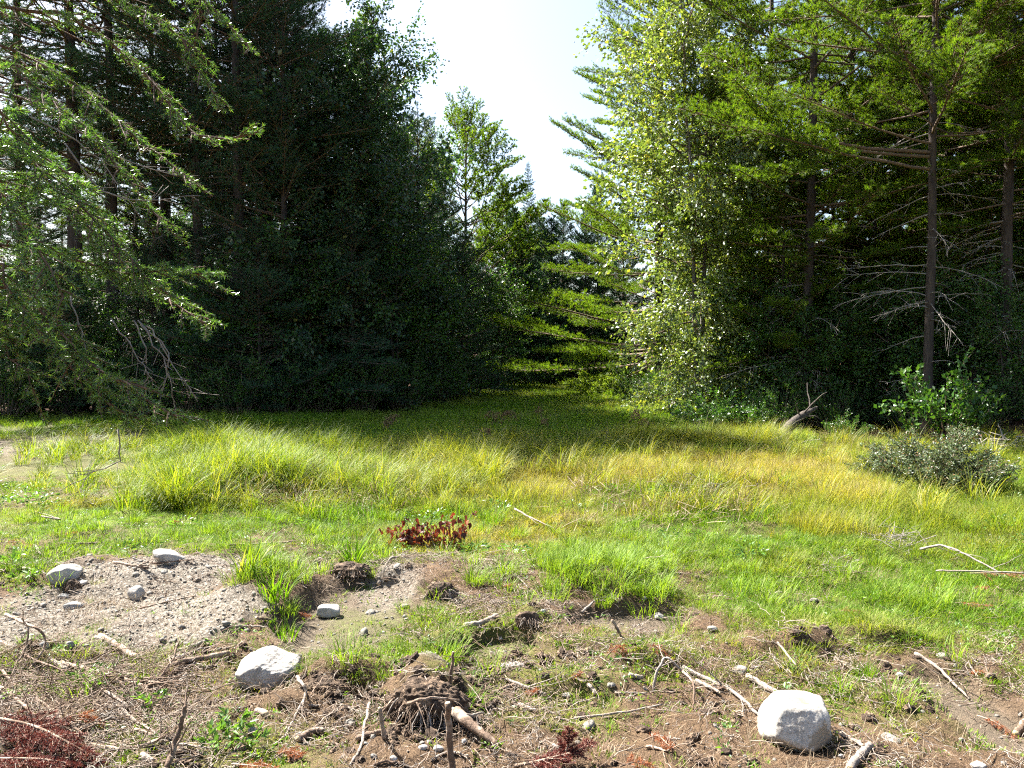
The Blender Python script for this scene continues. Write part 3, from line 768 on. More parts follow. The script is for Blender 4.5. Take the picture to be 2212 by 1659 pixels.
# the far end of the clearing
tree('pine_tree', PI, 1005, 50, 0.5, 0.96, 'sunlit rounded pine in the middle of the sky gap')
tree('pine_tree', PD, 1085, 60, 2.2, 0.85, 'lower pine just behind the rounded pine in the gap')
tree('spruce_tree', SA, 930, 56, 0.0, 0.98, 'narrow spruce spire between the maple and the rounded pine')
tree('spruce_tree', SA, 1141, 63, 1.0, 0.9, 'narrow spruce spire between the rounded pine and the big full pine')
tree('pine_tree', PH, 1215, 55, 3.0, 0.52, 'small dark pine at the far end of the path')
tree('pine_tree', PH, 955, 44, 1.6, 0.50, 'dark bushy pine under the rounded pine, maple side of the path')
tree('pine_tree', PH, 1110, 50, 4.0, 0.46, 'dark low pine closing the end of the grassy path')
tree('pine_tree', PH, 1050, 58, 5.0, 0.52, 'dark low pine between the rounded pine and the path end')
tree('pine_tree', PH, 1165, 66, 0.7, 0.56, 'dark low pine below the narrower far spire')
tree('pine_tree', PH, 1290, 52, 0.2, 0.55, 'dark low pine behind the big full pine')
tree('pine_tree', PH, 1190, 47, 2.2, 0.42, 'low dark pine behind the sunlit skirt of the big full pine')
tree('pine_tree', PH, 1265, 45, 4.2, 0.42, 'second low dark pine behind the skirt of the big full pine')
tree('pine_tree', PH, 1345, 47, 1.1, 0.46, 'third low dark pine behind the big full pine, birch side')
tree('pine_tree', PH, 1130, 72, 1.9, 0.58, 'far dark pine below the sky between rounded pine and big full pine')
# background trees nothing tells apart
kinds = [PB, PC, PE, PJ, PB, PE]
far = []
for k in range(10): far.append((1570 + 78 * k + rng.uniform(-20, 20), rng.uniform(31, 52)))
n_right = len(far)
for k in range(10): far.append((-160 + 78 * k + rng.uniform(-20, 20), rng.uniform(36, 54)))
n_left = len(far)
for k in range(16): far.append((120 + 135 * k + rng.uniform(-40, 40), rng.uniform(62, 85)))
for k, (px, d) in enumerate(far):
    lab, g = ('slim pine deep in the wood behind the thick pine', 'pines deep in the wood behind the thick pine') if k < n_right else \
             ('dark pine deep in the wood behind the fir boughs and maple', 'pines deep in the wood behind the maple') if k < n_left else \
             ('far pine of the forest closing the view', 'far pines closing the view')
    kk = [PK, PL, PE, PJ][k % 4] if k < n_right else kinds[k % 6] if k < n_left else [PD, SB, PD, PE][k % 4]
    s = rng.uniform(0.8, 1.05) if k < n_left else rng.uniform(0.7, 0.85)
    if n_right <= k < n_left: s *= 0.88
    tree('pine_tree', kk, px, d, rng.uniform(0, 6.28), s, lab, g)
# understorey
U_L = 'shaded saplings along the dark wood edge'
for k, (px, d, s) in enumerate([(470, 25.5, 0.9), (560, 25, 1.0), (640, 26, 1.15), (760, 26.5, 1.1), (860, 28.5, 1.1), (945, 31, 1.0), (1000, 35, 1.15), (1075, 42, 1.2), (330, 27, 0.9),
                                (200, 26, 0.8), (90, 25.5, 0.75), (-30, 24.5, 0.8), (20, 26, 0.9), (140, 24.8, 0.8), (900, 36, 1.3), (1150, 52, 1.4), (690, 30, 1.2)]):
    if k % 5 in (1, 3):
        tree('young_pine', PN, px, d, rng.uniform(0, 6.28), s * 0.42, 'young dark pine in deep shade along the dark side of the clearing', 'young dark pines along the shaded wood edge')
        continue
    tree('sapling', BS, px, d, rng.uniform(0, 6.28), s, 'leafy sapling in deep shade along the dark side of the clearing', U_L)
U_R = 'shaded saplings under the pines behind the heath bush'
for k, (px, d, s) in enumerate([(1640, 22.5, 0.75), (1700, 24, 0.9), (1790, 23, 0.8), (1860, 25, 0.95), (1930, 22, 0.65), (2020, 24.5, 0.9), (2110, 22, 0.7), (2190, 25, 0.9), (1570, 27, 0.8), 
                                (2270, 22, 0.9), (2010, 20.6, 0.75), (2095, 20.2, 0.7), (1945, 21.0, 0.7), (2185, 18.6, 0.6), (1850, 21.5, 0.7), (1770, 21.3, 0.6), (1980, 30, 1.2), (2140, 31, 1.2), (1820, 31, 1.1)]):
    tree('sapling', BS, px, d, rng.uniform(0, 6.28), s, 'leafy sapling in the shade under the pines behind the heath bush', U_R)

U_B = 'undergrowth trees deep in the wood'
for k in range(34):
    px, d = -120 + 72 * k + rng.uniform(-25, 25), rng.uniform(37, 62)
    if 1090 < px < 1420: continue
    tree('sapling', BS, px, d, rng.uniform(0, 6.28), rng.uniform(0.8, 1.25) if px > 1600 else rng.uniform(1.1, 1.6), 'leafy undergrowth tree deep in the wood, half hidden by nearer trunks', U_B)
# ------------------------------------------------------------------ shrubs at the meadow edge
HB = shrub(61, 0.95, 1.15, 60, 0.045, 70, 'heath_leaves', 0.5, 0.35, 0.2)
LB = shrub(62, 1.35, 0.95, 26, 0.11, 22, 'shrub_leaves', 0.6, 0.2, 0.25)
EB = shrub(63, 0.9, 1.0, 34, 0.07, 34, 'shrub_leaves', 0.55, 0.3, 0.2)
FB = shrub(64, 0.75, 1.1, 34, 0.09, 34, 'fern_leaves', 0.35, 0.45, 0.2)
GB = shrub(65, 2.1, 1.6, 40, 0.07, 48, 'shrub_leaves', 0.6, 0.25, 0.1)
def bush(Mh, px, py, rz, sc, label, kind='bush', group=None, sx=1.0):
    return place(kind, Mh, ground(px, py) + [0, 0, -0.02], rz, sc, label, 'bush', group, sx)
bush(HB, 2020, 1060, 0.3, 0.82, 'rounded grey-green heath bush with a few rusty tips in the meadow', 'heath_bush', sx=1.2)
bush(HB, 1925, 1045, 2.0, 0.55, 'small grey-green heath bush beside the rounded one', 'heath_bush')
bush(HB, 2095, 1066, 3.0, 0.6, 'low heath bush on the far flank of the rounded one', 'heath_bush')
bush(LB, 2035, 958, 0.5, 1.15, 'dark bush with big glossy leaves behind the grey heath bush', 'broad_leaved_bush')
bush(EB, 1545, 930, 1.0, 1.0, 'low pale leafy bush under the birch beside the fallen stump', 'leafy_bush', sx=1.25)
bush(EB, 1630, 935, 2.0, 0.85, 'low leafy bush touching the fallen stump', 'leafy_bush')
bush(EB, 1830, 950, 4.0, 0.6, 'dark low bush in the hollow behind the golden grass', 'leafy_bush')
bush(FB, 1290, 858, 0.0, 1.3, 'sunlit bright green ferns at the turn of the path', 'fern_patch', sx=1.2)
bush(FB, 1235, 842, 1.0, 0.8, 'small bright fern beside the far sunlit grass', 'fern_patch')
G_E = 'dark bushes along the shaded wood edge'
for k, (px, d, s) in enumerate([(420, 24.5, 0.8), (520, 24, 0.9), (610, 24.5, 0.9), (690, 25, 0.85), (780, 25.5, 0.9), (870, 27, 0.9), (950, 29.5, 0.9), (1010, 33, 0.9), (300, 24.5, 0.7), (240, 25.5, 0.9),
                                (60, 24.5, 0.7), (140, 25, 0.8), (-60, 23.5, 0.9), (10, 23.5, 0.8), (1060, 47, 1.2), (1180, 56, 1.4), (1120, 58, 1.4)]):
    place('dark_bush', GB, on_ground(px, d), rng.uniform(0, 6.28), s, 'dark bush along the shaded edge of the wood below the maples', 'bush', G_E)
G_F = 'bushes in the shade behind the heath bush'
for k, (px, d, s) in enumerate([(1690, 21, 0.6), (1800, 20.5, 0.55), (1880, 21.5, 0.7), (1960, 20, 0.5), (2130, 18.5, 0.5), (2200, 20, 0.7), (1440, 29, 0.7), (1370, 31, 0.6), (2260, 18, 0.6), (1750, 24, 0.8)]):
    place('dark_bush', GB, on_ground(px, d), rng.uniform(0, 6.28), s, 'dark leafy bush in the shade between pines and golden grass', 'bush', G_F)

# ------------------------------------------------------------------ grass, sedge, straw, gravel: clumps scattered over the ground
SRC = {}
def source(name, me):
    o = bpy.data.objects.new(name, me)
    return o

def blades(seed, n, rbase, h, w, bend, mat, lean=0.35, seg=4, hvar=0.45):
    r = np.random.default_rng(seed)
    a = r.uniform(0, 6.283, n); rr = rbase * np.sqrt(r.random(n)); b = np.stack([np.cos(a) * rr, np.sin(a) * rr, np.full(n, -0.02)], -1)
    az = a + r.normal(0, 0.9, n); H = h * (1 - hvar * r.random(n)); ln = lean * r.uniform(0.2, 1.3, n); bd = bend * r.uniform(0.3, 1.4, n)
    t = np.linspace(0, 1, seg + 1)
    ang = ln[:, None] + bd[:, None] * t ** 1.5             # angle from the vertical along the blade
    dz = np.cos(ang); dx = np.sin(ang); st = H[:, None] / seg
    x = np.concatenate([np.zeros((n, 1)), np.cumsum((dx[:, 1:] + dx[:, :-1]) / 2 * st, 1)], 1)
    z = np.concatenate([np.zeros((n, 1)), np.cumsum((dz[:, 1:] + dz[:, :-1]) / 2 * st, 1)], 1)
    dh = np.stack([np.cos(az), np.sin(az), np.zeros(n)], -1); sd = np.stack([-np.sin(az), np.cos(az), np.zeros(n)], -1)
    C = b[:, None] + dh[:, None] * x[..., None] + UP * z[..., None]
    ww = (w * r.uniform(0.6, 1.2, n))[:, None] * np.array([0.8, 1.0, 0.9, 0.6, 0.25, 0.1][:seg + 1]) * 0.5
    tw = sd[:, None] * ww[..., None]
    V = np.stack([C - tw, C + tw], 2)                       # n, seg+1, 2, 3
    i = np.arange(seg)[None] * 2 + np.arange(n)[:, None] * (seg + 1) * 2
    Q = np.stack([i, i + 1, i + 3, i + 2], -1).reshape(-1, 4)
    return mesh('blades', V.reshape(-1, 3), None, Q, True, M[mat])

def scatter(name, label, cat, P, rot, sc, pick, tint, sources):
    """one uncountable cover: copies of a few clumps at the given places"""
    me = bpy.data.meshes.new(name); me.vertices.add(len(P)); me.vertices.foreach_set('co', np.asarray(P, np.float32).ravel())
    for k, ty, f, v in (('rot', 'FLOAT_VECTOR', 'vector', rot), ('sc', 'FLOAT', 'value', sc), ('pick', 'INT', 'value', pick), ('tint', 'FLOAT', 'value', tint)):
        a = me.attributes.new(k, ty, 'POINT'); a.data.foreach_set(f, np.asarray(v, np.int32 if ty == 'INT' else np.float32).ravel())
    col = bpy.data.collections.new(name + '_clumps')
    for k, m in enumerate(sources):
        col.objects.link(bpy.data.objects.new('%s_clump_%02d' % (name, k), m))
    ng = bpy.data.node_groups.new(name, 'GeometryNodeTree')
    ng.interface.new_socket('Geometry', in_out='INPUT', socket_type='NodeSocketGeometry')
    ng.interface.new_socket('Geometry', in_out='OUTPUT', socket_type='NodeSocketGeometry')
    n, l = ng.nodes, ng.links
    gi, go = n.new('NodeGroupInput'), n.new('NodeGroupOutput')
    ci = n.new('GeometryNodeCollectionInfo'); ci.inputs['Collection'].default_value = col
    ci.inputs['Separate Children'].default_value = True; ci.inputs['Reset Children'].default_value = True
    ip = n.new('GeometryNodeInstanceOnPoints'); ip.inputs['Pick Instance'].default_value = True
    def na(k, ty):
        x = n.new('GeometryNodeInputNamedAttribute'); x.data_type = ty; x.inputs['Name'].default_value = k
        return x.outputs['Attribute']
    mp = n.new('GeometryNodeMeshToPoints')
    l.new(gi.outputs[0], mp.inputs['Mesh']); l.new(mp.outputs[0], ip.inputs['Points'])
    l.new(ci.outputs[0], ip.inputs['Instance']); l.new(na('pick', 'INT'), ip.inputs['Instance Index'])
    l.new(na('rot', 'FLOAT_VECTOR'), ip.inputs['Rotation']); l.new(na('sc', 'FLOAT'), ip.inputs['Scale'])
    l.new(ip.outputs[0], go.inputs[0])
    o = obj(name, me)
    md = o.modifiers.new('scatter', 'NODES'); md.node_group = ng
    return tag(o, label, cat, kind='stuff')

def cand(n, x0, x1, y0, y1, r):
    return r.uniform(x0, x1, n), r.uniform(y0, y1, n)

def fan(n, y0, y1, r, px0=-450, px1=2720):
    """places spread evenly over the ground from y0 to y1 m ahead, as wide as the clearing is there"""
    n = int(n * (px1 - px0) / 2510)
    y = np.sqrt(r.uniform(y0 * y0, y1 * y1, n)); x = (r.uniform(px0, px1, n) - CX) / FPX * y
    return x, y

def box(px, py, x0, x1, y0, y1, s=30, sy=14):
    return sstep(x0 - s, x0 + s, px) * (1 - sstep(x1 - s, x1 + s, px)) * sstep(y0 - sy, y0 + sy, py) * (1 - sstep(y1 - sy, y1 + sy, py))

def lay(name, label, cat, x, y, keep, sc, tint, sources, r, tilt=0.12, dz=0.0):
    ok = r.random(len(x)) < keep
    x, y, sc, tint = x[ok], y[ok], np.broadcast_to(sc, ok.shape)[ok], np.broadcast_to(tint, ok.shape)[ok]
    n = len(x)
    rot = np.stack([r.normal(0, tilt, n), r.normal(0, tilt, n), r.uniform(0, 6.283, n)], -1)
    return scatter(name, label, cat, np.stack([x, y, ground_h(x, y) + dz], -1), rot, sc * r.uniform(0.7, 1.25, n), r.integers(0, len(sources), n), np.clip(tint + r.normal(0, 0.12, n), 0, 1), sources)

r = np.random.default_rng(77)
sedge_src = [blades(100 + k, 80, 0.14, 0.74, 0.0075, 2.1, 'sedge', 0.4, 5) for k in range(4)]
fine_src = [blades(110 + k, 90, 0.20, 0.36, 0.0042, 1.2, 'grass', 0.35, 4) for k in range(4)]
short_src = [blades(120 + k, 64, 0.13, 0.15, 0.0036, 1.2, 'grass', 0.6, 3, 0.75) for k in range(5)]
tiny_src = [blades(130 + k, 40, 0.09, 0.055, 0.006, 0.8, 'grass', 0.7, 3, 0.6) for k in range(3)]
straw_src = [blades(140 + k, 16, 0.12, 0.12, 0.0024, 0.3, 'straw', 1.5, 3, 0.8) for k in range(5)]
lime_src = [blades(150 + k, 50, 0.10, 0.26, 0.006, 1.1, 'lime_grass', 0.35, 4) for k in range(3)]
shade_src = [blades(160 + k, 60, 0.25, 0.42, 0.010, 1.2, 'grass', 0.35, 4) for k in range(3)]

# tall sedge: a bright arching bank in the middle of the meadow
x, y = fan(15000, 8.5, 17.5, r); px, py = to_px(x, y); n1 = fbm(x / 1.1, y / 1.1, 3, 3)
k = box(px, py, 350, 860, 985, 1110, 60, 12) * np.clip(0.45 + 1.6 * n1, 0, 1) * 0.9
k = np.maximum(k, box(px, py, 760, 1080, 975, 1075, 50, 14) * np.clip(0.15 + 1.4 * n1, 0, 0.7) * 0.7)
k = np.maximum(k, box(px, py, 1380, 1700, 940, 985, 60, 14) * np.clip(0.1 + 1.2 * n1, 0, 0.5))
k = np.maximum(k, 0.03 * box(px, py, 0, 2212, 930, 1120, 60, 14))
lay('sedge_grass', 'tall arching yellow-green sedge banked across the meadow', 'sedge', x, y, k, 0.75 + 0.35 * sstep(-0.2, 0.4, n1), 0.08 + 0.25 * sstep(700, 1000, px), sedge_src, r)
# golden fine grass
x, y = fan(26000, 8.0, 19.0, r); px, py = to_px(x, y); n1 = fbm(x / 1.5, y / 1.5, 3, 4)
gold = box(px, py, 880, 1900, 955, 1105, 110, 22)
k = gold * 0.75 + 0.25 * box(px, py, 380, 950, 960, 1120, 60, 16) + 0.45 * box(px, py, 1700, 2900, 985, 1160, 80, 20)
lay('golden_grass', 'fine golden grass ripening across the middle of the meadow', 'grass', x, y, k * np.clip(0.75 + 1.2 * n1, 0.12, 1), 0.72 * (1 + 0.7 * fbm(x / 0.9, y / 0.9, 3, 11)), np.clip(0.25 + 0.62 * gold + 0.9 * n1, 0, 1), fine_src, r)
# short green grass on the near and right meadow
x, y = fan(42000, 4.6, 13.0, r); px, py = to_px(x, y); n1 = fbm(x / 0.8, y / 0.8, 4, 5); n2 = fbm(x / 2.2, y / 2.2, 2, 8); c = cover(x, y)
bare = np.maximum(c['mud'], c['gravel'])
k = c['turf'] * np.clip(0.62 + 0.9 * n1, 0.15, 0.9) + 0.22 * (1 - c['turf']) * sstep(0.0, 0.35, n1) + 0.5 * c['moss'] * (py < 1250)
k = np.maximum(k, 0.55 * box(px, py, -200, 750, 1000, 1190, 60, 20) * np.clip(0.45 + 1.4 * n1, 0, 1)) * (1 - 0.9 * bare)
lay('meadow_grass', 'short green grass covering the wet near meadow', 'grass', x, y, k, (0.5 + 0.22 * c['turf']) * (1 + 0.8 * n1), np.clip(0.18 + 1.0 * n2 + 0.5 * n1 + 0.3 * box(px, py, 1200, 2400, 1040, 1160, 100, 40), 0, 0.9), short_src, r)
# moss and seedlings on the torn earth
x, y = fan(20000, 3.5, 8.5, r); n1 = fbm(x / 0.45, y / 0.45, 4, 6); c = cover(x, y); bare = np.maximum(c['mud'] * 0.6, c['gravel'])
lay('seedling_grass', 'tiny grass seedlings sprouting from torn brown earth', 'grass', x, y, (0.05 + 0.5 * sstep(0.1, 0.45, n1) + 0.5 * c['moss']) * (1 - 0.9 * bare), 0.8, 0.1 + 0.3 * (r.random(len(x)) < 0.2), tiny_src, r)
# lusher lime tufts
x, y = fan(9000, 4.2, 10.0, r); px, py = to_px(x, y); n1 = fbm(x / 0.5, y / 0.5, 3, 7)
k = 0.55 * box(px, py, 1170, 1440, 1195, 1300, 30, 12) + 0.35 * box(px, py, 500, 650, 1200, 1330, 20, 12) * (n1 > 0) + 0.03 * (1 - sstep(1330, 1400, py)) + 0.008
k = np.maximum(k, 0.25 * box(px, py, 960, 1130, 1180, 1290, 30, 12) * (n1 > 0.05))
cc = cover(x, y)
lay('lime_grass', 'lush lime-green grass tufts on the near hummocks', 'grass', x, y, k * (1 - 0.9 * cc['mud']) * (1 - 0.95 * cc['gravel']), 0.8, 0.04, lime_src, r)
# meadow in the shade and the far end of the clearing
x, y = fan(26000, 15.0, 48.0, r, -100, 1750); px, py = to_px(x, y); c = cover(x, y)
k = (1 - c['duff']) * (1 - 0.9 * c['mud']) * 0.9 * (py < 1000) * np.where(px < 400, (py < 975) * 0.6, 1)
lay('shaded_grass', 'long dull grass in the tree shade behind the sunlit meadow', 'grass', x, y, k, np.where(px < 400, 0.5, 0.8), np.clip(0.15 + 0.4 * fbm(x / 2, y / 2, 2, 2), 0, 0.6), shade_src, r)
# dry straw
x, y = fan(22000, 3.5, 9.0, r); px, py = to_px(x, y); n1 = fbm(x / 0.7, y / 0.7, 3, 10)
lay('straw_litter', 'dry straw and dead grass strewn over the near earth', 'straw', x, y, np.clip(0.06 + 0.7 * n1, 0.015, 0.5) * (1 - 0.8 * cover(x, y)['mud']), 0.9, 0.9, straw_src, r, 0.06, 0.015)
x, y = fan(3500, 8.5, 14.5, r); px, py = to_px(x, y)
k = 0.5 * box(px, py, 520, 860, 1040, 1120, 60, 14) + 0.4 * box(px, py, 1180, 1700, 1060, 1140, 60, 14)
lay('flattened_straw', 'bleached flattened grass lying among the sedge', 'straw', x, y, k, 2.4, 0.9, straw_src, r, 0.35, 0.16)

# little leafy weeds
def rosette(seed, n, R, size):
    rr = np.random.default_rng(seed); a = Acc(); az = rr.uniform(0, 6.28, n); q = rr.random(n) ** 0.7
    P = np.stack([np.cos(az) * R * q, np.sin(az) * R * q, rr.uniform(0.005, R * 0.7, n)], -1)
    leaves(a, P, np.stack([np.cos(az), np.sin(az), rr.normal(0.3, 0.4, n)], -1), size * rr.uniform(0.5, 1.2, n), rr, width=0.5, up=1.5)
    return a.mesh('rosette', M['weed_leaves'])
ros = [rosette(170 + k, 16, 0.055, 0.030) for k in range(4)]
x, y = fan(9000, 3.5, 10.0, r); px, py = to_px(x, y); n1 = fbm(x / 0.6, y / 0.6, 3, 15); c = cover(x, y)
k = np.clip(-0.05 + 0.9 * n1, 0.015, 0.6) * (1 - 0.9 * c['mud']) * (1 - 0.9 * c['gravel']) + 0.3 * box(px, py, 420, 620, 1560, 1680, 30, 15) + 0.2 * box(px, py, -100, 110, 1200, 1290, 30, 15)
lay('weeds', 'small leafy weeds dotted over the near earth and moss', 'weeds', x, y, k, 0.9, 0.0, ros, r, 0.2, 0.0)

# dry flowering stems standing above the grass
stem_src = [blades(180 + k, 5, 0.20, 0.62, 0.0035, 0.45, 'straw', 0.16, 4) for k in range(4)]
x, y = fan(5000, 8.5, 20.0, r); px, py = to_px(x, y); n1 = fbm(x / 1.0, y / 1.0, 3, 1)
k = (0.45 * box(px, py, 850, 2000, 945, 1090, 80, 20) + 0.15 * box(px, py, 350, 2300, 940, 1180, 80, 20)) * np.clip(0.5 + 1.4 * n1, 0, 1)
lay('dry_stems', 'thin dry flowering stems standing in the golden grass', 'grass', x, y, k, 0.85, 0.9, stem_src, r, 0.1, 0.0)

big_ros = [rosette(190 + k, 40, 0.16, 0.055) for k in range(3)]
x, y = fan(5000, 7.5, 20.0, r); px, py = to_px(x, y); n1 = fbm(x / 1.3, y / 1.3, 3, 2)
k = np.clip(-0.12 + 0.8 * n1, 0.01, 0.5) * (py < 1420) * (1 - cover(x, y)['gravel']) * (1 - cover(x, y)['duff'])
lay('meadow_weeds', 'broad-leaved weeds growing through the meadow grass', 'weeds', x, y, k, 0.9, 0.0, big_ros, r, 0.2, 0.02)
# ------------------------------------------------------------------ stones
def ico(sub):
    t = (1 + 5 ** 0.5) / 2
    V = [(-1, t, 0), (1, t, 0), (-1, -t, 0), (1, -t, 0), (0, -1, t), (0, 1, t), (0, -1, -t), (0, 1, -t), (t, 0, -1), (t, 0, 1), (-t, 0, -1), (-t, 0, 1)]
    F = [(0, 11, 5), (0, 5, 1), (0, 1, 7), (0, 7, 10), (0, 10, 11), (1, 5, 9), (5, 11, 4), (11, 10, 2), (10, 7, 6), (7, 1, 8), (3, 9, 4), (3, 4, 2), (3, 2, 6), (3, 6, 8), (3, 8, 9),
         (4, 9, 5), (2, 4, 11), (6, 2, 10), (8, 6, 7), (9, 8, 1)]
    V = [np.array(v) / np.linalg.norm(v) for v in V]
    for _ in range(sub):
        mid = {}; G = []
        def m(a, b):
            k = (min(a, b), max(a, b))
            if k not in mid:
                p = V[a] + V[b]; V.append(p / np.linalg.norm(p)); mid[k] = len(V) - 1
            return mid[k]
        for a, b, c in F:
            x, y, z = m(a, b), m(b, c), m(c, a); G += [(a, x, z), (b, y, x), (c, z, y), (x, y, z)]
        F = G
    return np.array(V), np.array(F)
ICO = {k: ico(k) for k in (1, 2, 3, 4, 5)}

def n3(p, s):
    return (fbm(p[:, 0] + 31 * s, p[:, 1] + 7 * s, 3, s) + fbm(p[:, 1] - 11 * s, p[:, 2] + 5 * s, 3, s + 3) + fbm(p[:, 2] + 3 * s, p[:, 0] - 13 * s, 3, s + 6)) / 3

def rock_mesh(seed, size, facets=22, sub=4, rough=0.06, planes=None, mat='granite', sharp=0.9):
    r = np.random.default_rng(seed); V, F = ICO[sub]
    N = unit(r.normal(0, 1, (facets, 3))); D = r.uniform(0.80, 1.0, facets)
    if planes is not None:
        N = unit(np.array([p[:3] for p in planes], float)); D = np.array([p[3] for p in planes], float)
    k = V @ N.T
    with np.errstate(divide='ignore', invalid='ignore'):
        lim = np.where(k > 0.05, D[None] / k, 9.0)
    # soft minimum over the facets keeps the edges slightly worn
    q = 17 * sharp; R = -np.log(np.sum(np.exp(-lim * q), 1) + math.exp(-q * 1.1)) / q
    R = R * (1 + rough * n3(V * 2.2, seed % 7) + rough * 0.5 * n3(V * 7, seed % 5) + rough * 0.22 * n3(V * 19, seed % 3))
    return mesh('stone', V * R[:, None] * np.array(size), F, None, True, M[mat])

def rock(px, py, w, label, seed, ratio=(1.0, 0.9, 0.7), mat='granite', sink=0.25, sub=3, tilt=(0, 0), name='stone', planes=None, group=None, rough=0.06, cat='stone', rz=0.0, mesh_=None):
    """a stone w pixels wide whose middle was seen at (px, py)"""
    p = ground(px, py + w * 0.25 * ratio[2]); s = w / FPX * p[1] * 0.5 * 1.12
    me = mesh_ or rock_mesh(seed, (s * ratio[0], s * ratio[1], s * ratio[2]), sub=sub, mat=mat, planes=planes, rough=rough)
    o = obj(name, me); o.location = (p[0], p[1], p[2] + s * ratio[2] * (1 - 2 * sink)); o.rotation_euler = (tilt[0], tilt[1], rz)
    return tag(o, label, cat, group)

M['boulder_a'] = rock_mat('boulder_a', (0.46, 0.43, 0.39), (0.64, 0.60, 0.55), stain=[((0.0, -0.02, 0.14), 0.06, (0.30, 0.20, 0.11)), ((0.10, -0.17, -0.03), 0.11, (0.28, 0.22, 0.15)), ((-0.03, -0.2, -0.12), 0.10, (0.34, 0.28, 0.20)), ((0.02, -0.16, -0.16), 0.12, (0.26, 0.21, 0.15))])
M['boulder_b'] = rock_mat('boulder_b', (0.38, 0.355, 0.325), (0.56, 0.525, 0.485), stain=[((-0.15, -0.15, -0.12), 0.08, (0.34, 0.27, 0.17))])
rock(1722, 1566, 146, 'big pale block-shaped boulder with flat top and brown spot, beside bent stick', 1, (1.0, 0.95, 0.86), 'boulder_a', 0.24, 5, name='boulder', cat='boulder', rough=0.07,
     planes=[(0, 0.05, 1, 0.78), (-1, -0.1, 0.15, 0.86), (1, -0.1, 0.05, 0.80), (-0.25, -1, 0.35, 0.82), (0.6, -0.8, 0.0, 0.86), (0, 1, 0.1, 0.85), (-0.75, 0.1, 0.7, 0.88), (-0.5, -0.5, -0.7, 0.8), (0.4, -0.4, -0.8, 0.8), (0, 0, -1, 0.9), (0.5, -0.4, 0.75, 0.93)])
rock(578, 1452, 122, 'angular grey-white boulder between the short logs and dark clods', 2, (1.0, 0.9, 0.68), 'boulder_b', 0.25, 5, name='boulder', cat='boulder', rough=0.13,
     planes=[(-0.62, -0.25, 0.72, 0.74), (0.45, -0.35, 0.80, 0.70), (-0.1, -1, 0.05, 0.72), (-1, -0.2, 0, 0.95), (1, 0, -0.1, 0.96), (0.1, 1, 0.2, 0.8), (0.7, -0.7, -0.1, 0.82), (0, 0, -1, 0.8), (0, -0.6, -0.8, 0.78), (-0.6, -0.7, -0.2, 0.86)])
rock(141, 1245, 70, 'smooth rounded white rock at the edge of the gravel, moss beside it', 3, (1.0, 0.85, 0.66), 'granite', 0.2, 4, name='rock', cat='rock', rough=0.08)
rock(366, 1204, 66, 'pointed white rock half buried at the top of the gravel', 4, (1.0, 0.7, 0.5), 'granite', 0.3, 4, (0, 0.25), name='rock', cat='rock')
rock(294, 1286, 40, 'small white triangular stone standing in the gravel', 5, (0.8, 0.5, 0.9), 'granite', 0.25)
rock(710, 1323, 46, 'pale oblong stone on the bare mud flat', 6, (1.1, 0.8, 0.62), 'granite', 0.15, planes=[(0, 0, 1, 0.7), (1, 0.2, 0, 0.85), (-1, 0, 0.1, 0.85), (0, -1, 0.1, 0.7), (0, 1, 0, 0.7), (0, 0, -1, 0.7), (0.5, -0.3, 0.7, 0.85)])
rock(157, 1311, 40, 'flat dark grey stone below the smooth rounded rock', 7, (1.0, 0.7, 0.4), 'grey_stone', 0.2)
rock(137, 1289, 24, 'small grey wedge stone between rounded rock and flat dark stone', 8, (1.0, 0.7, 0.5), 'grey_stone', 0.25)
rock(172, 1260, 28, 'small flat pale stone touching the smooth rounded rock', 9, (1.1, 0.7, 0.4), 'granite', 0.2)
rock(152, 1396, 22, 'small upright grey wedge stone among the dead branches', 10, (0.8, 0.6, 0.9), 'grey_stone', 0.2)
rock(97, 1397, 24, 'grey stone under the arched dead branch', 12, (0.9, 0.7, 0.8), 'grey_stone', 0.25)
rock(138, 1408, 14, 'pebble-sized pale stone next to the grey wedge stone', 13, (1, .8, .6))
rock(1421, 1322, 17, 'upper of two white stones lying together on brown mud', 14, (1, .8, .75), 'granite', 0.15)
rock(1425, 1334, 21, 'lower of two white stones lying together on brown mud', 15, (1, .8, .6), 'granite', 0.15)
rock(1174, 1321, 11, 'small white stone alone at the end of the brown mud', 16, (1, .8, .8), 'granite', 0.15)
rock(1209, 1331, 7, 'tiny white stone on the brown mud edge', 17, (1, .8, .8), 'granite', 0.15)
rock(1392, 1296, 11, 'small white stone at the foot of the lime grass', 18, (1, .8, .8), 'granite', 0.15)
rock(1538, 1359, 20, 'white stone half hidden in green grass', 19, (1, .8, .6), 'granite', 0.2)
rock(1943, 1458, 16, 'small white stone in sparse grass above the tan mud', 20, (1, .8, .6), 'granite', 0.2)
rock(1108, 1438, 46, 'flat pale slab of stone in the middle of the torn earth', 21, (1.1, .7, .28), 'granite', 0.2)
rock(1922, 1595, 42, 'rough grey flat rock beside the green tuft near the big boulder', 22, (0.9, 1.0, .35), 'pebble', 0.25)
rock(2113, 1656, 34, 'pale stone cut by the lower picture edge on tan mud', 23, (1, .8, .5), 'granite', 0.2)
rock(545, 1581, 19, 'smooth dark egg-shaped stone among green weeds', 24, (1, .75, .75), 'grey_stone', 0.12)
rock(757, 1564, 28, 'rough brown-grey stone beside the root clump', 25, (1, .9, .75), 'pebble', 0.25, rough=0.12)
rock(914, 1615, 19, 'pale flat stone below the root clump, farther from upright stick', 26, (1, .8, .5), 'granite', 0.15)
rock(947, 1618, 22, 'pale wedge stone below the root clump, close to upright stick', 27, (1, .7, .5), 'granite', 0.15)
rock(1003, 1602, 14, 'small white stone just past the upright stick', 28, (1, .8, .7), 'granite', 0.15)
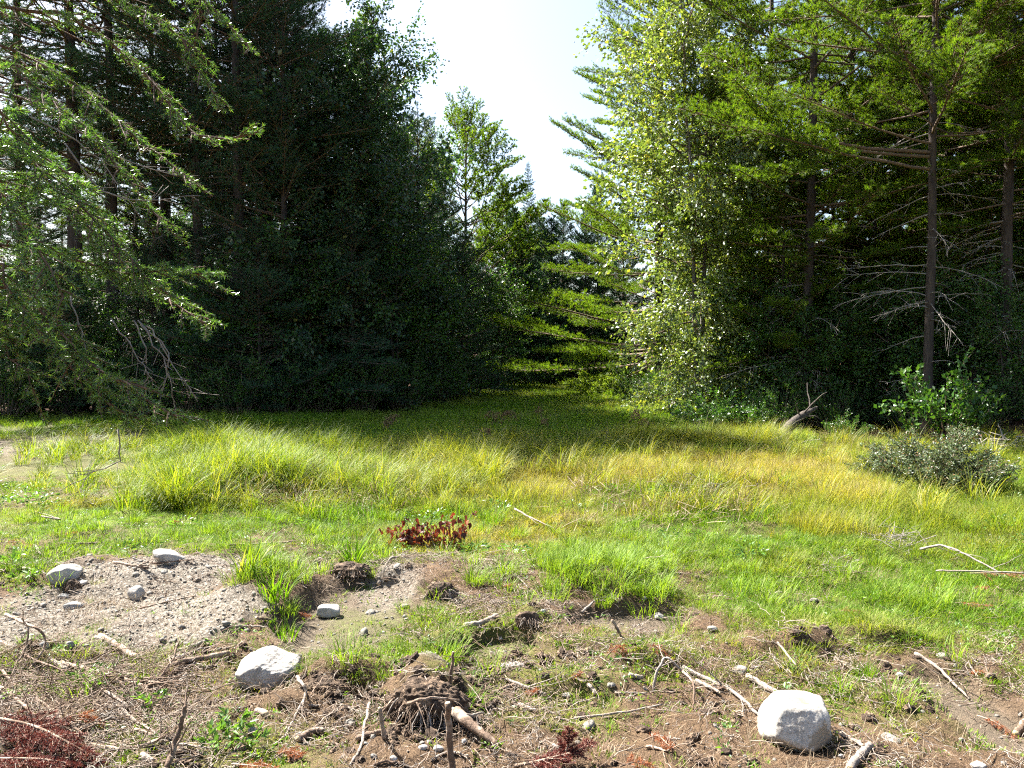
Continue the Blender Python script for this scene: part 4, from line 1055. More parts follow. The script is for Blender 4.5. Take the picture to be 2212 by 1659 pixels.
rock(850, 1640, 16, 'small round white stone near the lower picture edge', 29, (1, .9, .8), 'granite', 0.15)
rock(808, 1635, 14, 'small dull pale stone beside the wavy pale stick', 30, (1, .9, .8), 'pebble', 0.15)
rock(1817, 1634, 12, 'small white stone in the shadow side of the big boulder', 31, (1, .8, .7), 'granite', 0.15)
rock(1081, 1359, 10, 'tiny white stone at the end of the short pale log', 32, (1, .8, .7), 'granite', 0.15)
rock(1350, 1444, 10, 'tiny white stone beside rust-coloured needles', 33, (1, .8, .7), 'granite', 0.15)
rock(1320, 1480, 17, 'grey-white stone on dark soil right of centre', 34, (1, .8, .6), 'pebble', 0.2)
rock(1225, 1502, 20, 'pale broken stone in the litter below the flat slab', 35, (1, .8, .5), 'granite', 0.2)
rock(1107, 1501, 14, 'small white stone in litter beside the grass-covered root', 36, (1, .8, .7), 'granite', 0.2)
peb = [rock_mesh(300 + k, (0.011 + 0.002 * k, 0.010, 0.007), sub=1, mat='pebble', rough=0.1) for k in range(4)] + [rock_mesh(310 + k, (0.02, 0.018, 0.012), sub=2, mat='pebble', rough=0.1) for k in range(2)]
r = np.random.default_rng(78)
x, y = fan(26000, 3.6, 8.6, r); c = cover(x, y); n1 = fbm(x / 0.6, y / 0.6, 3, 12)
lay('gravel', 'grey gravel and pebbles strewn over the near earth', 'gravel', x, y, np.clip(0.55 * c['gravel'] + 0.05 * c['mud'] + 0.05 + 0.08 * n1, 0, 1), np.where(r.random(len(x)) < 0.05, 1.9, 0.7), 0.0, peb, r, 0.3, 0.002)
clod = [rock_mesh(330 + k, (0.045, 0.038, 0.024), sub=3, mat='soil', rough=0.8) for k in range(5)]
x, y = fan(12000, 3.6, 8.0, r); px, py = to_px(x, y); n1 = fbm(x / 0.5, y / 0.5, 3, 13); c = cover(x, y)
k = 0.05 + 0.5 * sstep(0.1, 0.5, n1) * (py > 1380) + 0.35 * box(px, py, 440, 1120, 1450, 1570, 60, 20)
lay('dirt', 'dark clods of torn earth in the near ground', 'dirt', x, y, 0.55 * k * (1 - c['mud']) * (1 - c['gravel']) * (1 - c['turf']), 0.75, 0.0, clod, r, 0.4, 0.0)

# ------------------------------------------------------------------ sticks and dead branches
def smooth_line(P, n):
    P = np.asarray(P, float)
    if len(P) == 2: P = np.array([P[0], (P[0] + P[1]) / 2, P[1]])
    s = np.concatenate([[0], np.cumsum(np.linalg.norm(np.diff(P, axis=0), axis=1))]); s /= s[-1]
    T = np.linspace(0, 1, n); E = np.vstack([2 * P[0] - P[1], P, 2 * P[-1] - P[-2]]); out = []
    for t in T:
        i = min(np.searchsorted(s, t, 'right') - 1, len(P) - 2); f = (t - s[i]) / (s[i + 1] - s[i])
        a, b, c, d = E[i], E[i + 1], E[i + 2], E[i + 3]
        out.append(0.5 * (2 * b + (c - a) * f + (2 * a - 5 * b + 4 * c - d) * f * f + (3 * b - a - 3 * c + d) * f ** 3))
    return np.array(out)

_sid = [0]
def stick(pts, r0, r1, label, mat='stick_brown', twigs=0, name='stick', cat='stick', lift=0.0, group=None, sides=8, cut=True, wob=0.25, twl=0.25):
    """pts: (px, py) on the ground or (px, py, lift in metres) or (px, py, None, d) at a distance d"""
    _sid[0] += 1; rr = np.random.default_rng(900 + _sid[0]); P = []
    for q in pts:
        if len(q) == 4: P.append(at(q[0], q[1], q[3]))
        else: P.append(ground(q[0], q[1], (q[2] if len(q) == 3 else lift) + r0 * 0.6))
    n = max(10, 5 * len(pts)); L = smooth_line(P, n); o0 = P[0].copy()
    r0 *= 1.25; r1 *= 1.25
    R = np.linspace(r0, r1, n) * (1 + rr.normal(0, 0.035, n))
    if all(len(q) == 2 for q in pts):          # lies on the humps of the ground, not in them
        L[:, 2] += max(0.0, float(np.percentile(ground_h(L[:, 0], L[:, 1]) + R * 0.6 - L[:, 2], 85))) + (0.014 if name == 'log' else 0.004)
    o0 = L[0].copy(); L = L - o0; L[1:-1] += rr.normal(0, min(r0 * wob, 0.0025), (n - 2, 3))
    a = Acc(); tubes(a, L, R, sides, True)
    if not twigs:
        o = obj(name, a.mesh(name, M[mat], True)); o.location = o0
        if cut and r0 > 0.011:
            for i, j in ((-1, -2), (0, 1)):
                e = Acc(); d = unit(L[i] - L[j]); tubes(e, np.array([L[i], L[i] + d * 0.003]), np.array([R[i] * 0.93, R[i] * 0.9]), sides)
                obj('broken_end', e.mesh('broken_end', M['cut_wood']), o)
        return tag(o, label, cat, group)
    o = empty(name, o0); obj('stem', a.mesh('stem', M[mat], True), o)
    t = Acc(); q = rr.uniform(0.15, 1, twigs); p, tan = along(L, q); dd = unit(tan + rr.normal(0, 0.7, (twigs, 3)) + [0, 0, 0.2]); ls = twl * rr.uniform(0.3, 1.2, twigs)
    s = np.linspace(0, 1, 5); B = p[:, None] + dd[:, None] * (ls[:, None] * s)[..., None] + np.cumsum(rr.normal(0, 0.012, (twigs, 5, 3)), 1) * s[None, :, None]
    tubes(t, B, np.linspace(max(0.0022, r1 * 0.6), 0.0012, 5)[None] * np.ones((twigs, 1)), 4, False)
    obj('twigs', t.mesh('twigs', M[mat]), o, 'stuff')
    return tag(o, label, cat, group)

stick([(216, 1377), (298, 1426)], 0.017, 0.016, 'short straight log lying on bare litter, its cut end facing the boulder', name='log', cat='log')
stick([(206, 1384), (232, 1392)], 0.012, 0.010, 'stub of grey wood touching the straight short log', 'stick_grey', name='log', cat='log')
stick([(368, 1443), (420, 1432), (495, 1417)], 0.015, 0.014, 'short brown log pointing at the angular boulder', name='log', cat='log')
stick([(380, 1415), (405, 1405), (450, 1389)], 0.014, 0.011, 'peeling grey log just above the brown log', 'stick_grey', name='log', cat='log')
stick([(268, 1527, 0.0), (330, 1475, 0.05), (374, 1425, 0.13), (383, 1390, 0.20)], 0.010, 0.004, 'long crooked branch leaning up towards the peeling log', twigs=5)
stick([(379, 1492), (402, 1460)], 0.012, 0.012, 'short stubby grey-green stick below the brown log', 'stick_grey')
stick([(132, 1438), (200, 1456), (308, 1486), (360, 1500)], 0.015, 0.007, 'long tapering orange-brown branch across the brush', twigs=9)
stick([(112, 1428), (146, 1448)], 0.012, 0.011, 'split pale stick crossing the orange-brown branch', 'stick_pale')
stick([(12, 1327, 0.18), (60, 1349, 0.20), (86, 1361, 0.2), (98, 1380, 0.15), (90, 1410, 0.06), (56, 1453, 0.0)], 0.008, 0.006, 'arched dead branch curving down at the picture edge', twigs=6)
stick([(62, 1353, 0.18), (52, 1407, 0.07), (12, 1460, 0.0)], 0.005, 0.004, 'thin side branch hanging from the arched dead branch')
stick([(0, 1453), (40, 1495), (80, 1521), (140, 1567), (194, 1611)], 0.008, 0.005, 'long thin dark branch slanting over the brush heap', twigs=12)
stick([(238, 1512), (290, 1557), (340, 1587), (374, 1602)], 0.007, 0.004, 'thin pale branch slanting down to the leaning upright stick', 'stick_pale', twigs=6)
stick([(228, 1500), (274, 1530)], 0.017, 0.012, 'splintered pale wood end in the brush heap', 'stick_pale')
stick([(360, 1662, 0.0), (380, 1600, 0.10), (398, 1540, 0.22), (402, 1525, 0.25)], 0.012, 0.008, 'upright brown stick leaning at the edge of the brush heap', twigs=3)
stick([(190, 1614), (270, 1624), (340, 1604), (392, 1573)], 0.009, 0.005, 'bowed dark branch lying in the brush under the upright stick', twigs=8)
stick([(306, 1633), (329, 1648)], 0.013, 0.012, 'short pinkish-pale stick near the lower picture edge', 'stick_pale')
stick([(0, 1490), (60, 1540), (110, 1590)], 0.010, 0.006, 'dark branch above the maroon fir branch', twigs=10)
stick([(0, 1400), (70, 1440), (160, 1470), (250, 1480)], 0.008, 0.003, 'thin branch crossing the top of the brush heap', twigs=12)
stick([(642, 1462, 0.04), (654, 1479, 0.05), (660, 1499, 0.03), (630, 1559, 0.0), (614, 1591, 0.0), (586, 1611, 0.0)], 0.008, 0.004, 'wavy pale root running from the angular boulder towards the viewer', 'stick_pale', twigs=4)
stick([(644, 1599), (672, 1583), (702, 1581)], 0.015, 0.013, 'thick bent brown stick beside rusty needles', name='stick')
stick([(798, 1519, 0.05), (786, 1573, 0.02), (780, 1613, 0.0), (756, 1653, 0.0)], 0.007, 0.005, 'wavy pale stick beside the root clump', 'stick_pale')
stick([(772, 1598), (824, 1583)], 0.012, 0.009, 'dark wet stick pointing into the root clump')
stick([(806, 1655), (832, 1647), (882, 1656)], 0.005, 0.004, 'thin reddish stem arching at the lower picture edge', 'stick_brown')
stick([(554, 1349), (604, 1335)], 0.009, 0.007, 'short twig on the slope above the angular boulder')
stick([(556, 1540), (575, 1545)], 0.014, 0.013, 'short peeled pink log end in dark soil', 'stick_pale')
stick([(830, 1594, 0.0), (820, 1530, 0.2)], 0.009, 0.007, 'short grey post standing at the near side of the root clump', 'stick_grey')
stick([(977, 1668, 0.0), (970, 1573, 0.22), (967, 1519, 0.36)], 0.013, 0.011, 'upright bark-covered stick standing before the root clump')
stick([(972, 1481, 0.0), (979, 1409, 0.20)], 0.009, 0.005, 'thin upright stick rising behind the root clump', 'stick_brown')
stick([(1004, 1357), (1040, 1357), (1074, 1353)], 0.016, 0.015, 'short pale log lying alone on the mud', 'stick_pale', name='log', cat='log')
stick([(1034, 1209), (1070, 1213), (1114, 1243), (1144, 1273)], 0.006, 0.004, 'crooked bleached branch in short grass behind the root tussock', 'stick_pale', twigs=5)
stick([(817, 1243, 0.02), (840, 1210, 0.03), (861, 1203, 0.02)], 0.014, 0.008, 'thick bleached stick beside the dark leafy tuft', 'stick_pale')
stick([(1411, 1496, 0.0), (1417, 1456, 0.10), (1437, 1421, 0.16), (1464, 1441, 0.12), (1500, 1476, 0.0)], 0.007, 0.005, 'hooped grey root arching over the torn earth', 'stick_grey', twigs=4)
stick([(1322, 1339, 0.12), (1347, 1384, 0.0)], 0.008, 0.007, 'short dark stick poking up from the brown mud')
stick([(1475, 1443), (1585, 1499), (1637, 1545)], 0.012, 0.007, 'long straight dead stick pointing at the big boulder', 'stick_grey', twigs=4)
stick([(1615, 1462), (1697, 1511)], 0.014, 0.013, 'pale straight stick behind the big boulder', 'stick_pale')
stick([(1505, 1479), (1555, 1506)], 0.009, 0.007, 'short pale stick alongside the long straight one', 'stick_pale')
stick([(1475, 1450, 0.1), (1498, 1478, 0.08), (1498, 1534, 0.0)], 0.006, 0.004, 'dark drooping twig under the hooped root')
stick([(1819, 1592), (1864, 1618)], 0.011, 0.008, 'pale stick at the shadowed side of the big boulder', 'stick_pale')
stick([(1836, 1664), (1858, 1632), (1880, 1611)], 0.018, 0.013, 'bent grey-brown stick in front of the big boulder', 'stick_grey')
stick([(1976, 1417), (2021, 1456), (2095, 1514)], 0.011, 0.004, 'long stick lying across sparse grass above the tan mud', 'stick_pale', twigs=4)
stick([(2022, 1233, 0.1), (2110, 1234, 0.12), (2215, 1237, 0.14)], 0.006, 0.006, 'thin pale pole lying over the rusty needles in green grass', 'stick_pale')
stick([(1988, 1186, 0.10), (2038, 1179, 0.18), (2100, 1205, 0.14), (2160, 1237, 0.05)], 0.010, 0.005, 'bent dead branch in green grass above the thin pole', 'stick_grey', twigs=8)
stick([(1112, 1099, 0.15), (1150, 1120, 0.12), (1200, 1142, 0.05)], 0.010, 0.006, 'bleached branch lying on green grass near the red-leaved branch', 'stick_pale', twigs=3)
stick([(492, 1182), (617, 1175), (737, 1161)], 0.009, 0.006, 'long dark stick lying level behind the hummock tufts', twigs=4)
stick([(130, 1176), (227, 1174)], 0.009, 0.007, 'level dark stick on moss above the gravel')
stick([(245, 1220), (320, 1232)], 0.011, 0.008, 'broken brown stick below the pointed white rock', twigs=3)
stick([(330, 1222), (420, 1214)], 0.007, 0.005, 'thin stick resting against the pointed white rock')
stick([(300, 1317), (360, 1302), (420, 1290)], 0.006, 0.004, 'thin curved twig on the gravel')
stick([(75, 1180), (88, 1200)], 0.012, 0.009, 'short bleached stick at the edge of the moss', 'stick_pale')
stick([(90, 1115, 0.08), (130, 1122, 0.03), (60, 1100, 0.0)], 0.008, 0.005, 'forked bleached branch beyond the moss', 'stick_pale', twigs=6)
stick([(1240, 1560), (1340, 1548), (1430, 1530)], 0.006, 0.004, 'thin pale stem lying above the maroon fir sprig', 'stick_pale', twigs=3)
stick([(1120, 1525), (1160, 1540)], 0.011, 0.009, 'stubby pale stick in litter below the flat slab', 'stick_pale')
stick([(1062, 1502), (1110, 1482)], 0.009, 0.008, 'short brown stick slanting over the litter')
stick([(1090, 1475), (1180, 1508)], 0.008, 0.006, 'grey stick crossing behind the short brown one', 'stick_grey', twigs=2)
stick([(1360, 1460), (1388, 1468)], 0.010, 0.009, 'pair-like pale stick stub under the rust needles', 'stick_pale')
stick([(1272, 1480), (1285, 1500)], 0.011, 0.009, 'pale upright-looking stub of wood on dark soil', 'stick_pale')
stick([(2195, 1586), (2215, 1560)], 0.016, 0.014, 'dark branch end entering at the picture edge over tan mud')
stick([(1680, 1385), (1720, 1440)], 0.006, 0.005, 'thin straw-coloured stem standing slanted in grass', 'stick_pale')
# loose small sticks nothing tells apart
r = np.random.default_rng(79)
for k in range(66):
    if k < 34: px, py = r.uniform(-40, 400), r.uniform(1400, 1655)
    elif k < 54: px, py = r.uniform(430, 1700), r.uniform(1420, 1650)
    else: px, py = r.uniform(0, 2200), r.uniform(1180, 1420)
    a = r.uniform(-0.9, 0.9); L = r.uniform(30, 110) if k < 34 else r.uniform(25, 80); g_ = 0 if k < 34 else 1 if k < 54 else 2
    stick([(px, py), (px + L * 0.5 * math.cos(a), py + L * 0.3 * math.sin(a)), (px + L * math.cos(a), py + L * 0.55 * math.sin(a) + r.uniform(-5, 5))], r.uniform(0.003, 0.010), 0.003,
          ['thin dry stick lying loose in the brush heap', 'loose dry stick lying on the torn earth', 'loose thin stick lying in short grass and moss'][g_],
          ['stick_brown', 'stick_grey', 'stick_pale'][r.integers(0, 3)], group=['loose sticks in the brush heap', 'loose sticks on the torn earth', 'loose sticks in the short grass'][g_], twigs=int(r.integers(0, 5)))
# twig litter
def litter(seed, n, L, rad_, mat):
    rr = np.random.default_rng(seed); a = Acc(); az = rr.uniform(0, 6.28, n); p = np.stack([rr.uniform(-.15, .15, n), rr.uniform(-.15, .15, n), rr.uniform(0, 0.025, n)], -1)
    d = np.stack([np.cos(az), np.sin(az), rr.normal(0.05, 0.15, n)], -1); l = L * rr.uniform(0.3, 1.2, n); s = np.linspace(0, 1, 4)
    P = p[:, None] + d[:, None] * (l[:, None] * s)[..., None] + rr.normal(0, 0.006, (n, 4, 3))
    tubes(a, P, np.linspace(rad_, rad_ * 0.6, 4)[None] * np.ones((n, 1)), 3, False)
    return a.mesh('litter', M[mat])
lit = [litter(1, 10, 0.16, 0.0025, 'stick_brown'), litter(2, 9, 0.14, 0.003, 'stick_pale'), litter(3, 10, 0.12, 0.002, 'stick_grey'), litter(4, 12, 0.08, 0.002, 'stick_brown')]
x, y = fan(9500, 3.5, 7.6, r); px, py = to_px(x, y); c = cover(x, y); n1 = fbm(x / 0.6, y / 0.6, 3, 14)
k = np.clip(0.22 + 0.9 * n1, 0.04, 0.8) * (1 - 0.85 * c['mud']) * (1 - 0.7 * c['gravel']) * (1 - 0.9 * c['turf']) + 0.8 * box(px, py, -200, 430, 1400, 1700, 60, 20)
lay('twig_litter', 'twigs and wood chips littering the near earth', 'litter', x, y, k, 0.9, 0.0, lit, r, 0.15, 0.004)

# ------------------------------------------------------------------ fallen conifer sprays
def spray(pts, L_side, label, mat, name='fir_sprig', cat='branch', r0=0.008, n_side=26, nl=0.02, nw=0.0022, seed=0, dens=260, droop=-0.1, wood='stick_brown', t0=0.15, group=None):
    rr = np.random.default_rng(2000 + seed)
    P = []
    for q in pts: P.append(at(q[0], q[1], q[3]) if len(q) == 4 else ground(q[0], q[1], q[2] if len(q) == 3 else 0.02))
    L = smooth_line(P, 14); o0 = L[0].copy(); L = L - o0
    o = empty(name, o0); wd, lf = Acc(), Acc()
    fir_spray(wd, lf, L, r0, L_side, n_side, nl, nw, rr, dens, droop, t0)
    obj('stem', wd.mesh('stem', M[wood], True), o); obj('needles', lf.mesh('needles', M[mat]), o, 'stuff')
    return tag(o, label, cat, group)

def fir_spray(wd, lf, L, r0, L_side, n_side, nl, nw, rr, dens, droop=-0.1, t0=0.2, bare=0.0, spread=0.75, sub=True):
    """one flat spray: main stem L, side twigs, their own side twigs, needles along them"""
    tubes(wd, L, np.linspace(r0, r0 * 0.3, len(L)), 6, True)
    t = t0 + (1 - t0) * (np.arange(n_side) + rr.uniform(0, 0.8, n_side)) / n_side; p, tan = along(L, np.minimum(t, 0.995))
    sd = unit(np.cross(tan, UP)); sg = np.where(np.arange(n_side) % 2, 1.0, -1.0)[:, None]; an = rr.uniform(0.65, 1.0, (n_side, 1))
    d = unit(tan * np.cos(an) + sd * sg * np.sin(an) + UP * rr.normal(droop, 0.22, (n_side, 1)))
    ls = L_side * (1 - 0.75 * t) * rr.uniform(0.45, 1.15, n_side); s = np.linspace(0, 1, 5)
    tw = p[:, None] + d[:, None] * (ls[:, None] * s)[..., None] + UP * (droop * ls[:, None] * s ** 2)[..., None] + tan[:, None] * (0.15 * ls[:, None] * s ** 2)[..., None]
    tubes(wd, tw, np.linspace(r0 * 0.35, r0 * 0.14, 5)[None] * np.ones((n_side, 1)), 4, False)
    segs = [tw]
    if sub:
        m = 7; bi = np.repeat(np.arange(n_side), m); q = np.tile((np.arange(m) + 0.6) / (m + 0.2), n_side) + rr.uniform(-0.05, 0.05, n_side * m); q = np.clip(q, 0.05, 0.97)[:, None]
        pp = tw[bi, 0] * (1 - q) + tw[bi, 4] * q; s2 = unit(np.cross(d, UP))[bi]; g2 = np.tile(np.where(np.arange(m) % 2, 1.0, -1.0), n_side)[:, None]
        d2 = unit(d[bi] * 0.75 + s2 * g2 * 0.7 + UP * rr.normal(droop, 0.2, (len(bi), 1))); l2 = ls[bi] * 0.38 * (1.1 - q[:, 0]) * rr.uniform(0.5, 1.2, len(bi))
        tw2 = pp[:, None] + d2[:, None] * (l2[:, None] * s)[..., None] + UP * (droop * l2[:, None] * s ** 2)[..., None]
        tubes(wd, tw2[:, [0, 2, 4]], np.linspace(r0 * 0.16, r0 * 0.08, 3)[None] * np.ones((len(bi), 1)), 3, False); segs.append(tw2)
    tail, _ = along(L, np.linspace(max(t0, 0.55), 1, 5)); segs.append(tail[None])
    for sg_ in segs:
        ln = np.linalg.norm(sg_[:, 4] - sg_[:, 0], axis=1); keep = rr.random(len(ln)) > bare
        nn = np.maximum(2, (ln * dens).astype(int)) * keep; bi = np.repeat(np.arange(len(ln)), nn); u = rr.uniform(0.04, 1, len(bi)) * 3.999; i0 = u.astype(int); f = (u - i0)[:, None]
        a, b = sg_[bi, i0], sg_[bi, i0 + 1]; pos = a * (1 - f) + b * f; td = unit(b - a)
        needles(lf, pos, td * 0.75 + UP * 0.12, 1, nl, nw, spread, rr)

spray([(-60, 1545, 0.14), (60, 1565, 0.13), (140, 1600, 0.09), (225, 1650, 0.03)], 0.24, 'maroon dead fir branch spread across the lower corner of the brush', 'maroon_needles', 'fir_branch', n_side=56, seed=1, dens=560, nl=0.022, nw=0.004, r0=0.011)
spray([(-60, 1640, 0.05), (80, 1640, 0.06), (180, 1655, 0.03)], 0.18, 'lower maroon fir branch at the very corner of the picture', 'maroon_needles', 'fir_branch', n_side=36, seed=2, dens=520, nl=0.022, nw=0.004)
spray([(1110, 1655, 0.02), (1180, 1640, 0.05), (1250, 1620, 0.08), (1275, 1600, 0.10)], 0.14, 'maroon dead fir sprig beside the lower picture edge', 'maroon_needles', n_side=30, seed=3, dens=620, nl=0.022, nw=0.004)
spray([(1215, 1662, 0.0), (1226, 1610, 0.10), (1230, 1572, 0.20)], 0.10, 'maroon fir sprig standing upright next to the lying one', 'maroon_needles', n_side=22, seed=4, dens=620, nl=0.022, nw=0.004)
for k, (a, b, c) in enumerate([
    ([(1308, 1420, 0.02), (1335, 1395, 0.06), (1352, 1415, 0.02)], 0.10, 'rust-coloured needles fallen beside the short dark stick'),
    ([(1400, 1385, 0.05), (1425, 1400, 0.05), (1452, 1425, 0.02)], 0.08, 'rust-coloured sprig just above the hooped root'),
    ([(1228, 1466, 0.02), (1255, 1452, 0.03)], 0.05, 'bright rust sprig on grass below the flat slab'),
    ([(1080, 1268, 0.02), (1110, 1262, 0.03)], 0.06, 'small rust sprig in grass behind the root tussock'),
    ([(1390, 1600, 0.03), (1420, 1590, 0.05), (1450, 1615, 0.02)], 0.10, 'rust-coloured fir sprig between maroon sprig and big boulder'),
    ([(1340, 1655, 0.02), (1380, 1645, 0.04), (1410, 1655, 0.02)], 0.09, 'rust-coloured sprig cut by the lower picture edge'),
    ([(1800, 1325, 0.02), (1830, 1318, 0.05), (1865, 1322, 0.03)], 0.09, 'rusty fallen sprig in the middle of green grass'),
    ([(2095, 1238, 0.06), (2150, 1238, 0.08), (2215, 1242, 0.08)], 0.16, 'rusty fir branch under the thin pale pole'),
    ([(2105, 1272, 0.03), (2130, 1268, 0.04)], 0.07, 'small rusty sprig in grass below the pale pole'),
    ([(2060, 1302, 0.03), (2140, 1308, 0.04)], 0.08, 'scattered rusty sprig farther below the pale pole'),
    ([(2110, 1545, 0.02), (2150, 1560, 0.03), (2190, 1590, 0.02)], 0.08, 'orange sprig lying on the tan mud'),
    ([(2095, 1450, 0.02), (2120, 1452, 0.03)], 0.07, 'orange sprig beside the long stick above tan mud'),
    ([(590, 1640, 0.03), (620, 1622, 0.05), (650, 1632, 0.03)], 0.09, 'rusty sprig under the thick bent brown stick'),
    ([(500, 1650, 0.03), (560, 1655, 0.05), (600, 1662, 0.03)], 0.09, 'rusty sprig at the lower edge near green weeds'),
    ([(150, 1548, 0.04), (190, 1545, 0.07), (220, 1565, 0.04)], 0.09, 'orange needles caught in the brush heap'),
    ([(640, 1322, 0.03), (670, 1330, 0.03)], 0.06, 'rusty sprig on the bank of the mud flat'),
    ([(0, 1172, 0.05), (40, 1170, 0.06), (70, 1178, 0.04)], 0.10, 'dull red sprig beyond the moss at the picture edge'),
    ([(1125, 1500, 0.02), (1160, 1490, 0.02)], 0.05, 'small faded rust sprig among litter'),
    ([(355, 1128, 0.04), (385, 1126, 0.05)], 0.06, 'small rust sprig in moss before the sedge bank'),
    ([(140, 1152, 0.03), (165, 1150, 0.03)], 0.06, 'small rust sprig on bright moss')]):
    spray(a, b, c, 'rust_needles', n_side=12, seed=20 + k, dens=340, nw=0.0030, r0=0.004)
# ------------------------------------------------------------------ the torn-up root clump
def root_clump(px, py, w, h, label, seed, n_roots=26, name='root_clump', gravel_top=True):
    rr = np.random.default_rng(seed); p = ground(px, py); s = w / FPX * p[1] * 0.5
    V, F = ICO[5 if w > 80 else 4]; V = V.copy(); R = 1 + 0.45 * n3(V * 1.7 + seed, 2) + 0.20 * n3(V * 4.5 + seed, 4) + 0.14 * n3(V * 12, 1) + 0.10 * n3(V * 33, 3)
    W_ = V * R[:, None]
    # the near side is undercut: soil overhangs a hollow
    under = sstep(0.1, 0.9, -V[:, 1]) * sstep(0.25, -0.5, V[:, 2]); W_[:, 1] += under * 0.55
    W_ = W_ * np.array([s, s * 0.62, h]) + np.array([0, 0, h * 0.35])
    o = empty(name, p)
    obj('soil', mesh('soil', W_, F, None, True, M['soil']), o)
    for k in range(n_roots):
        a = rr.uniform(-2.7, -0.4); b = np.array([math.cos(a) * s * 0.8, math.sin(a) * s * 0.55, h * rr.uniform(0.3, 0.95)])
        d = unit(np.array([math.cos(a) + rr.normal(0, 0.5), math.sin(a), rr.normal(-0.4, 0.4)])); L = s * rr.uniform(0.3, 0.9)
        t = np.linspace(0, 1, 7)[:, None]; Q = b + d * L * t - UP * 0.6 * L * t ** 2 + np.cumsum(rr.normal(0, 0.05 * L, (7, 3)), 0) * t
        Q[:, 2] = np.maximum(Q[:, 2], 0.004)
        ac = Acc(); tubes(ac, Q, np.linspace(0.0045, 0.0015, 7) * rr.uniform(0.6, 1.5), 5, True)
        obj('root', ac.mesh('root', M['stick_brown' if k % 3 else 'stick_grey']), o)
    ac = Acc(); n = 160; a = rr.uniform(-3.0, -0.1, n); b = np.stack([np.cos(a) * s * 0.85, np.sin(a) * s * 0.56, h * rr.uniform(0.2, 0.9, n)], -1)
    d = unit(np.stack([np.cos(a), np.sin(a), rr.normal(-0.5, 0.5, n)], -1) + rr.normal(0, 0.5, (n, 3))); q = np.linspace(0, 1, 4); L = s * rr.uniform(0.15, 0.45, n)
    tubes(ac, b[:, None] + d[:, None] * (L[:, None] * q)[..., None] - UP * (0.5 * L[:, None] * q ** 2)[..., None], np.linspace(0.0016, 0.0008, 4)[None] * np.ones((n, 1)), 3, False)
    obj('rootlets', ac.mesh('rootlets', M['stick_brown']), o, 'stuff')
    return tag(o, label, 'root clump')
root_clump(918, 1560, 180, 0.135, 'torn-up root clump with fine roots overhanging a dark hollow', 5)
root_clump(952, 1292, 66, 0.09, 'small dark root tussock at the edge of the mud flat', 6, 12)
root_clump(705, 1492, 95, 0.055, 'low dark clod of roots beside the angular boulder', 7, 14)
root_clump(1140, 1350, 48, 0.07, 'small dark tussock of roots beside the short pale log', 8, 8)
root_clump(157, 1275, 34, 0.07, 'little brown clod resting against the smooth rounded rock', 9, 5)
root_clump(755, 1238, 84, 0.07, 'dark muddy clod under the dark leafy tuft', 10, 8)
stick([(984, 1536, 0.10), (1014, 1563, 0.05), (1074, 1610, 0.0)], 0.026, 0.012, 'thick broken root running down from the root clump', 'stick_brown', name='root', cat='root')
stick([(975, 1530, 0.12), (1010, 1545, 0.08), (1045, 1540, 0.05)], 0.008, 0.004, 'thin pale root reaching out beside the thick broken root', 'stick_pale', name='root', cat='root')
stick([(880, 1520, 0.20), (930, 1508, 0.24), (992, 1512, 0.2)], 0.006, 0.004, 'slim root lying across the top of the root clump', 'stick_brown', name='root', cat='root')

# ------------------------------------------------------------------ grass tufts that stand alone
def tuft(px, py, h, label, seed, mat='grass', n=90, rb=0.09, w=0.006, bend=1.0, lean=0.35, name='grass_tuft'):
    p = ground(px, py); o = obj(name, blades(seed, n, rb, h, w, bend, mat, lean, 5)); o.location = p
    return tag(o, label, 'grass tuft')
tuft(950, 1432, 0.26, 'large bright lime tuft of grass behind the upright stick', 501, 'lime_grass', n=260, rb=0.13, w=0.006)
tuft(885, 1428, 0.20, 'smaller lime tuft joined to the large bright one', 502, 'lime_grass', n=160, rb=0.10, w=0.005)
tuft(762, 1222, 0.50, 'dark green tuft of long broad blades on the muddy clod', 503, n=46, rb=0.07, w=0.014, bend=1.2)
tuft(540, 1240, 0.48, 'tall yellow-green tuft of broad blades on the bank', 504, 'sedge', 40, 0.10, 0.014, 1.3)
tuft(590, 1290, 0.36, 'dark green tuft below the tall one on the bank', 505, n=60, rb=0.12, w=0.011, bend=1.2)
tuft(612, 1315, 0.18, 'soft short lime tuft at the bank edge over the mud flat', 506, 'lime_grass', n=120, rb=0.10)
tuft(612, 1380, 0.20, 'shaggy tuft hanging over the dark bank edge', 507, n=70, rb=0.10, w=0.008)
tuft(1866, 1462, 0.17, 'small round fresh green tuft on the bare slope', 508, n=150, rb=0.06, w=0.003, bend=0.6)
tuft(800, 1560, 0.13, 'pale feathery tuft beside the root clump', 509, n=120, rb=0.08, w=0.003)
tuft(1060, 1140, 0.42, 'upright green tuft behind the red-leaved branch', 510, n=80, rb=0.10, w=0.008)
tuft(1250, 1140, 0.40, 'bleached straw tussock combed flat in the middle meadow', 511, 'straw', 160, 0.14, 0.004, 1.5, 0.7)
tuft(1160, 970, 0.55, 'bright tussock at the sunlit line of the far shade', 512, 'sedge', 130, 0.22, 0.009, 1.2)
tuft(200, 1062, 0.36, 'lone pale tussock in the moss before the fir boughs', 513, 'sedge', 70, 0.12, 0.008, 1.2)
tuft(320, 1105, 0.42, 'narrow yellow tuft at the near end of the sedge bank', 514, 'sedge', 36, 0.06, 0.010, 0.7)
tuft(1650, 1120, 0.3, 'coarse green tuft by the heap of dead twigs', 515, n=60, rb=0.14, w=0.008)
tuft(1010, 1520, 0.16, 'flattened green tuft tucked behind the thick broken root', 516, n=60, rb=0.08, w=0.007, bend=1.4, lean=0.8)
tuft(1640, 1618, 0.10, 'few short blades at the foot of the big boulder', 517, 'lime_grass', 22, 0.07, 0.004)
